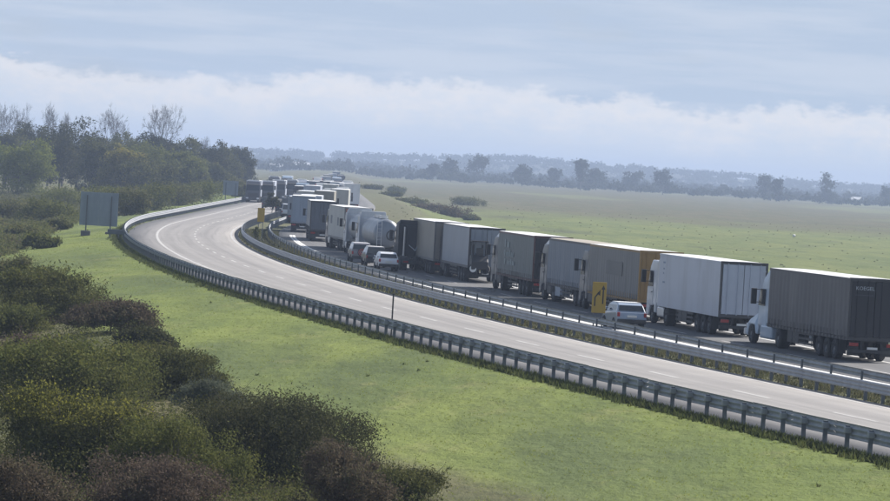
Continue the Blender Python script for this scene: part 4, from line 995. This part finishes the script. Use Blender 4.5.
far_wood('hedge_belt', 'low hazy belt of bushes at the far edge of the plain', (2600, 3000), (-430, 420), (3.0, 7.0), 30000, 1.0, 61)
far_wood('hedge_belt', 'taller clumps in the hazy belt at the far edge of the plain', (2620, 2950), (-430, 420), (6.0, 11.0), 6000, 1.0, 63, cl=120)
far_wood('far_wood', 'hazy woodland between the far tree line and the ridge', (3100, 5000), (-640, 640), (5, 9), 40000, 1.9, 64, cl=40)
# wooded ridge on the horizon
def ridge(x, y):
    k = min(1, max(0, (y - 5000) / 700)) ; k = k * k * (3 - 2 * k)
    return -2.5 + k * (13 + 4.5 * math.sin(x * .0035 + 1.0) + 3.0 * math.sin(x * .0091 + .4) + 1.4 * math.sin(x * .021))
def hills():
    xs = np.arange(-2400, 2401, 40.0); ys = np.array([4990, 5100, 5200, 5300, 5400, 5500, 5600, 5700, 5900, 6300, 6800.])
    V = np.array([(x, y, ridge(x, y)) for y in ys for x in xs]); idx = np.arange(len(V)).reshape(len(ys), -1)
    F = np.stack([idx[:-1, :-1], idx[:-1, 1:], idx[1:, 1:], idx[1:, :-1]], -1).reshape(-1, 4)
    tag(link('hills', np_mesh('hills', V, F, True), mat('hill_ground', (.020, .026, .014), .95, var=.3, scale=.02)), kind='structure')
hills()
far_wood('ridge_wood', 'hazy wooded ridge along the horizon', (5100, 5800), (-800, 800), (6, 11.5), 70000, 1.8, 62, ridge, 45)
# rough undergrowth: tangles nobody could count
def undergrowth(name, label, spots, n, size, kind, seed, hh=(.4, 1.3)):
    rg = np.random.default_rng(seed); C = []
    while len(C) < spots:
        Z = rg.uniform(225, 860); d = rg.uniform(-75, -20.5)
        p = road_pt(Z, d)
        if -620 < 445 + FPX * p.x / p.y - 445 < -150: C.append((p.x, p.y, ground_z(p.x, p.y), rg.uniform(*hh)))
    C = np.array(C); j = rg.integers(0, spots, n); dd = rg.normal(size=(n, 3)); dd /= np.linalg.norm(dd, axis=1)[:, None]; dd[:, 2] = np.abs(dd[:, 2])
    P = C[j, :3] + dd * (C[j, 3:4]) * np.array([1.5, 1.5, 1.0]) * rg.uniform(.5, 1.05, (n, 1))
    V, F = leaf_cloud(P, dd, size, rg); tag(link(name, np_mesh(name, V, F), LM[kind]), label, 'undergrowth', kind='stuff')
undergrowth('undergrowth', 'tangled green undergrowth on the rough bank left of the verge', 1000, 60000, .14, 'hedge', 71)
undergrowth('undergrowth', 'dark brambles scattered over the rough bank', 300, 22000, .14, 'deep', 72, (.5, 1.5))
undergrowth('undergrowth', 'dry brown weeds on the rough bank', 300, 16000, .12, 'brown', 73, (.3, .9))
# the near bank under the foreground shrubs
BND = [(0, 250), (30, 252), (60, 282), (110, 318), (160, 352), (212, 398), (330, 424), (372, 472), (440, 498), (470, 520)]
def near_scrub(name, label, spots, n, size, kind, seed, hh):
    rg = np.random.default_rng(seed); C = []; bx, by = zip(*BND)
    while len(C) < spots:
        px = rg.uniform(-15, 440); py = rg.uniform(262, 560)
        if py < np.interp(px, bx, by) + 26: continue
        p = on_plane(px, py, -2.2); C.append((p.x, p.y, ground_z(p.x, p.y), rg.uniform(*hh)))
    C = np.array(C); j = rg.integers(0, spots, n); dd = rg.normal(size=(n, 3)); dd /= np.linalg.norm(dd, axis=1)[:, None]; dd[:, 2] = np.abs(dd[:, 2])
    P = C[j, :3] + dd * (C[j, 3:4]) * np.array([1.3, 1.3, 1.0]) * rg.uniform(.4, 1.05, (n, 1))
    V, F = leaf_cloud(P, dd, size, rg); tag(link(name, np_mesh(name, V, F), LM[kind]), label, 'undergrowth', kind='stuff')
near_scrub('undergrowth', 'dense dark undergrowth beneath the near shrubs', 420, 90000, .042, 'deep', 74, (.5, 1.4))
near_scrub('undergrowth', 'olive weeds and brambles among the near shrubs', 260, 50000, .040, 'mid', 75, (.5, 1.5))
near_scrub('undergrowth', 'brown dead stems among the near shrubs', 160, 20000, .038, 'brown', 76, (.5, 1.6))
def bank_scrub(name, label, spots, n, size, kind, seed, hh):
    rg = np.random.default_rng(seed); C = []
    while len(C) < spots:
        px = rg.uniform(-12, 128); py = rg.uniform(196, 268)
        if py > np.interp(px, [0, 25, 50, 78, 90, 128], [268, 262, 246, 230, 214, 206]): continue
        p = on_plane(px, py, -2.2); C.append((p.x, p.y, ground_z(p.x, p.y), rg.uniform(*hh)))
    C = np.array(C); j = rg.integers(0, spots, n); dd = rg.normal(size=(n, 3)); dd /= np.linalg.norm(dd, axis=1)[:, None]; dd[:, 2] = np.abs(dd[:, 2])
    P = C[j, :3] + dd * (C[j, 3:4]) * np.array([1.5, 2.5, 1.0]) * rg.uniform(.4, 1.05, (n, 1))
    V, F = leaf_cloud(P, dd, size, rg); tag(link(name, np_mesh(name, V, F), LM[kind]), label, 'undergrowth', kind='stuff')
bank_scrub('undergrowth', 'olive scrub covering the bank left of the large sign', 330, 60000, .10, 'hedge', 77, (.4, 1.1))
bank_scrub('undergrowth', 'green brambles on the bank left of the large sign', 150, 26000, .10, 'mid', 78, (.4, 1.3))
bank_scrub('undergrowth', 'brown dead growth on the bank left of the large sign', 110, 16000, .09, 'brown', 79, (.4, 1.1))
# grass and weeds
def tufts(name, label, gen, n, hgt, kind, seed, blades=5):
    rg = np.random.default_rng(seed); B = np.array([gen(rg) for _ in range(n)])
    B = np.repeat(B, blades, 0); m = len(B); B[:, :2] += rg.normal(size=(m, 2)) * hgt * .35
    a = rg.uniform(0, 6.283, m); h = hgt * rg.uniform(.5, 1.3, m); t_ = rg.normal(size=(m, 2)) * (h * .35)[:, None]
    dx = np.stack([np.cos(a), np.sin(a), np.zeros(m)], 1) * (hgt * .16)
    tip = B + np.concatenate([t_, h[:, None]], 1)
    V = np.stack([B - dx, B + dx, tip], 1).reshape(-1, 3); F = np.arange(3 * m).reshape(-1, 3)
    tag(link(name, np_mesh(name, V, F), kind), label, 'grass', kind='stuff')
GR1 = leaf_mat('blade_fresh', [(.120, .155, .036), (.165, .200, .046), (.210, .225, .064)], .75)
GR2 = leaf_mat('blade_dry', [(.055, .064, .030), (.085, .088, .045), (.125, .112, .066)], .4)
GR3 = leaf_mat('blade_dark', [(.050, .066, .026), (.080, .098, .034), (.115, .122, .046)], .4)
def g_verge(rg):
    Z = 95 + 330 * rg.random() ** 1.5; p = road_pt(Z, rg.uniform(-33, -11.3)); return (p.x, p.y, ground_z(p.x, p.y) - .01)
def g_rail(rg):
    Z = 104 + 400 * rg.random() ** 1.6; p = road_pt(Z, -10.95 + rg.normal() * .28); return (p.x, p.y, -.06)
def g_median(rg):
    Z = 130 + 330 * rg.random() ** 1.4; p = road_pt(Z, rg.uniform(.85, 4.8)); return (p.x, p.y, -.06)
tufts('grass', 'short green grass on the sunny verge', g_verge, 24000, .06, GR1, 81)
tufts('grass', 'scattered darker tussocks on the sunny verge', lambda rg: g_verge(rg), 45, .12, GR3, 82, 16)
tufts('grass', 'tall weeds growing along the foot of the long guardrail', g_rail, 9000, .20, GR3, 83, 5)
tufts('grass', 'dry grass in the median between the guardrails', g_median, 9000, .2, GR2, 84, 5)
def g_field(rg):
    Z = 280 + 900 * rg.random() ** 1.2; px = rg.uniform(380, 905); p = at(px, 250, Z); return (p.x, p.y, ground_z(p.x, p.y) - .02)
tufts('grass', 'scattered coarse tussocks in the field behind the trucks', g_field, 500, .20, GR2, 85, 12)
# median shrub at the bend
plant('shrub', 'shrub', 'small green shrub in the median at the bend', None, 256, 226, 10, 395, 'mid', 900, .07, 601, zbase=-.06, nl=8, base=.05)
plant('shrub', 'shrub', 'dark shrub in the median beyond the small yellow sign', None, 273, 194, 14, 600, 'dark', 1600, .14, 602, zbase=-.06, nl=10, base=.05)

# ------------------------------------------------------------------ far farm buildings
def barn(px, py, Z, L, label, wallc, roofc):
    p = at(px, py, Z); g = ground_z(p.x, p.y)
    r = empty('farm_building', (p.x, p.y, g), .15, label, 'building', 'small farm buildings far across the plain')
    k = (round(px),)
    part('wall', k + ('w',), lambda b: b.prism([(-3, 0), (-3, 3.6), (0, 5.2), (3, 3.6), (3, 0)], -L / 2, L / 2), wallc, r)
    for s in (-1, 1): part('roof', k + ('r', s), lambda b: b.prism([(s * 3.4, 3.45), (0, 5.3), (0, 5.5), (s * 3.4, 3.65)], -L / 2 - .4, L / 2 + .4), roofc, r)
    part('door', k + ('d',), lambda b: b.box(-1.2, 1.2, -3.06, -3.0, 0, 2.6), CHASSIS, r)
    for x in (-L * .3, L * .3): part('window', k + ('n',), lambda b: b.box(-.6, .6, -3.06, -3.0, 1.2, 2.4), GLASS, r, (x, 0, 0))
BW = mat('limewash', (.70, .69, .66), .8); BR = mat('tin_roof', (.5, .51, .53), .5); BT = mat('tile_roof', (.25, .10, .07), .8)
barn(856, 196, 2900, 7, 'small white farm building near the right end of the far tree line', BW, BR)
barn(300, 170, 2800, 12, 'long pale farm building beyond the far end of the queue', BW, BR)
barn(276, 169, 2800, 8, 'pale farm building left of the long one beyond the queue', BW, BR)
def bale():
    p = on_plane(794, 237, -2.4); r = empty('hay_bale', (p.x, p.y, ground_z(p.x, p.y)), .6, 'tiny white wrapped bale in the field above the white truck', 'bale', scale=.55)
    part('wrapped_body', ('bal',), lambda b: b.lathe_x([(-.5, 0), (-.5, .42), (-.42, .5), (.42, .5), (.5, .42), (.5, 0)], 16, (0, 0, .48)), BW, r, smooth=False)
bale()

# ------------------------------------------------------------------ haze
hb = MB().box(-3050, 3050, -350, 7450, -4.2, 34.0).mesh('haze')
hm = bpy.data.materials.new('haze_air'); hm.use_nodes = True; t = hm.node_tree; t.nodes.clear()
pv = N(t, 'ShaderNodeVolumePrincipled'); pv.inputs['Color'].default_value = (.46, .57, .80, 1); pv.inputs['Density'].default_value = .00020; pv.inputs['Anisotropy'].default_value = .1
ou = N(t, 'ShaderNodeOutputMaterial'); t.links.new(pv.outputs[0], ou.inputs['Volume'])
hz = link('haze', hb, hm); tag(hz, 'pale blue haze over the whole plain', 'haze', kind='stuff')
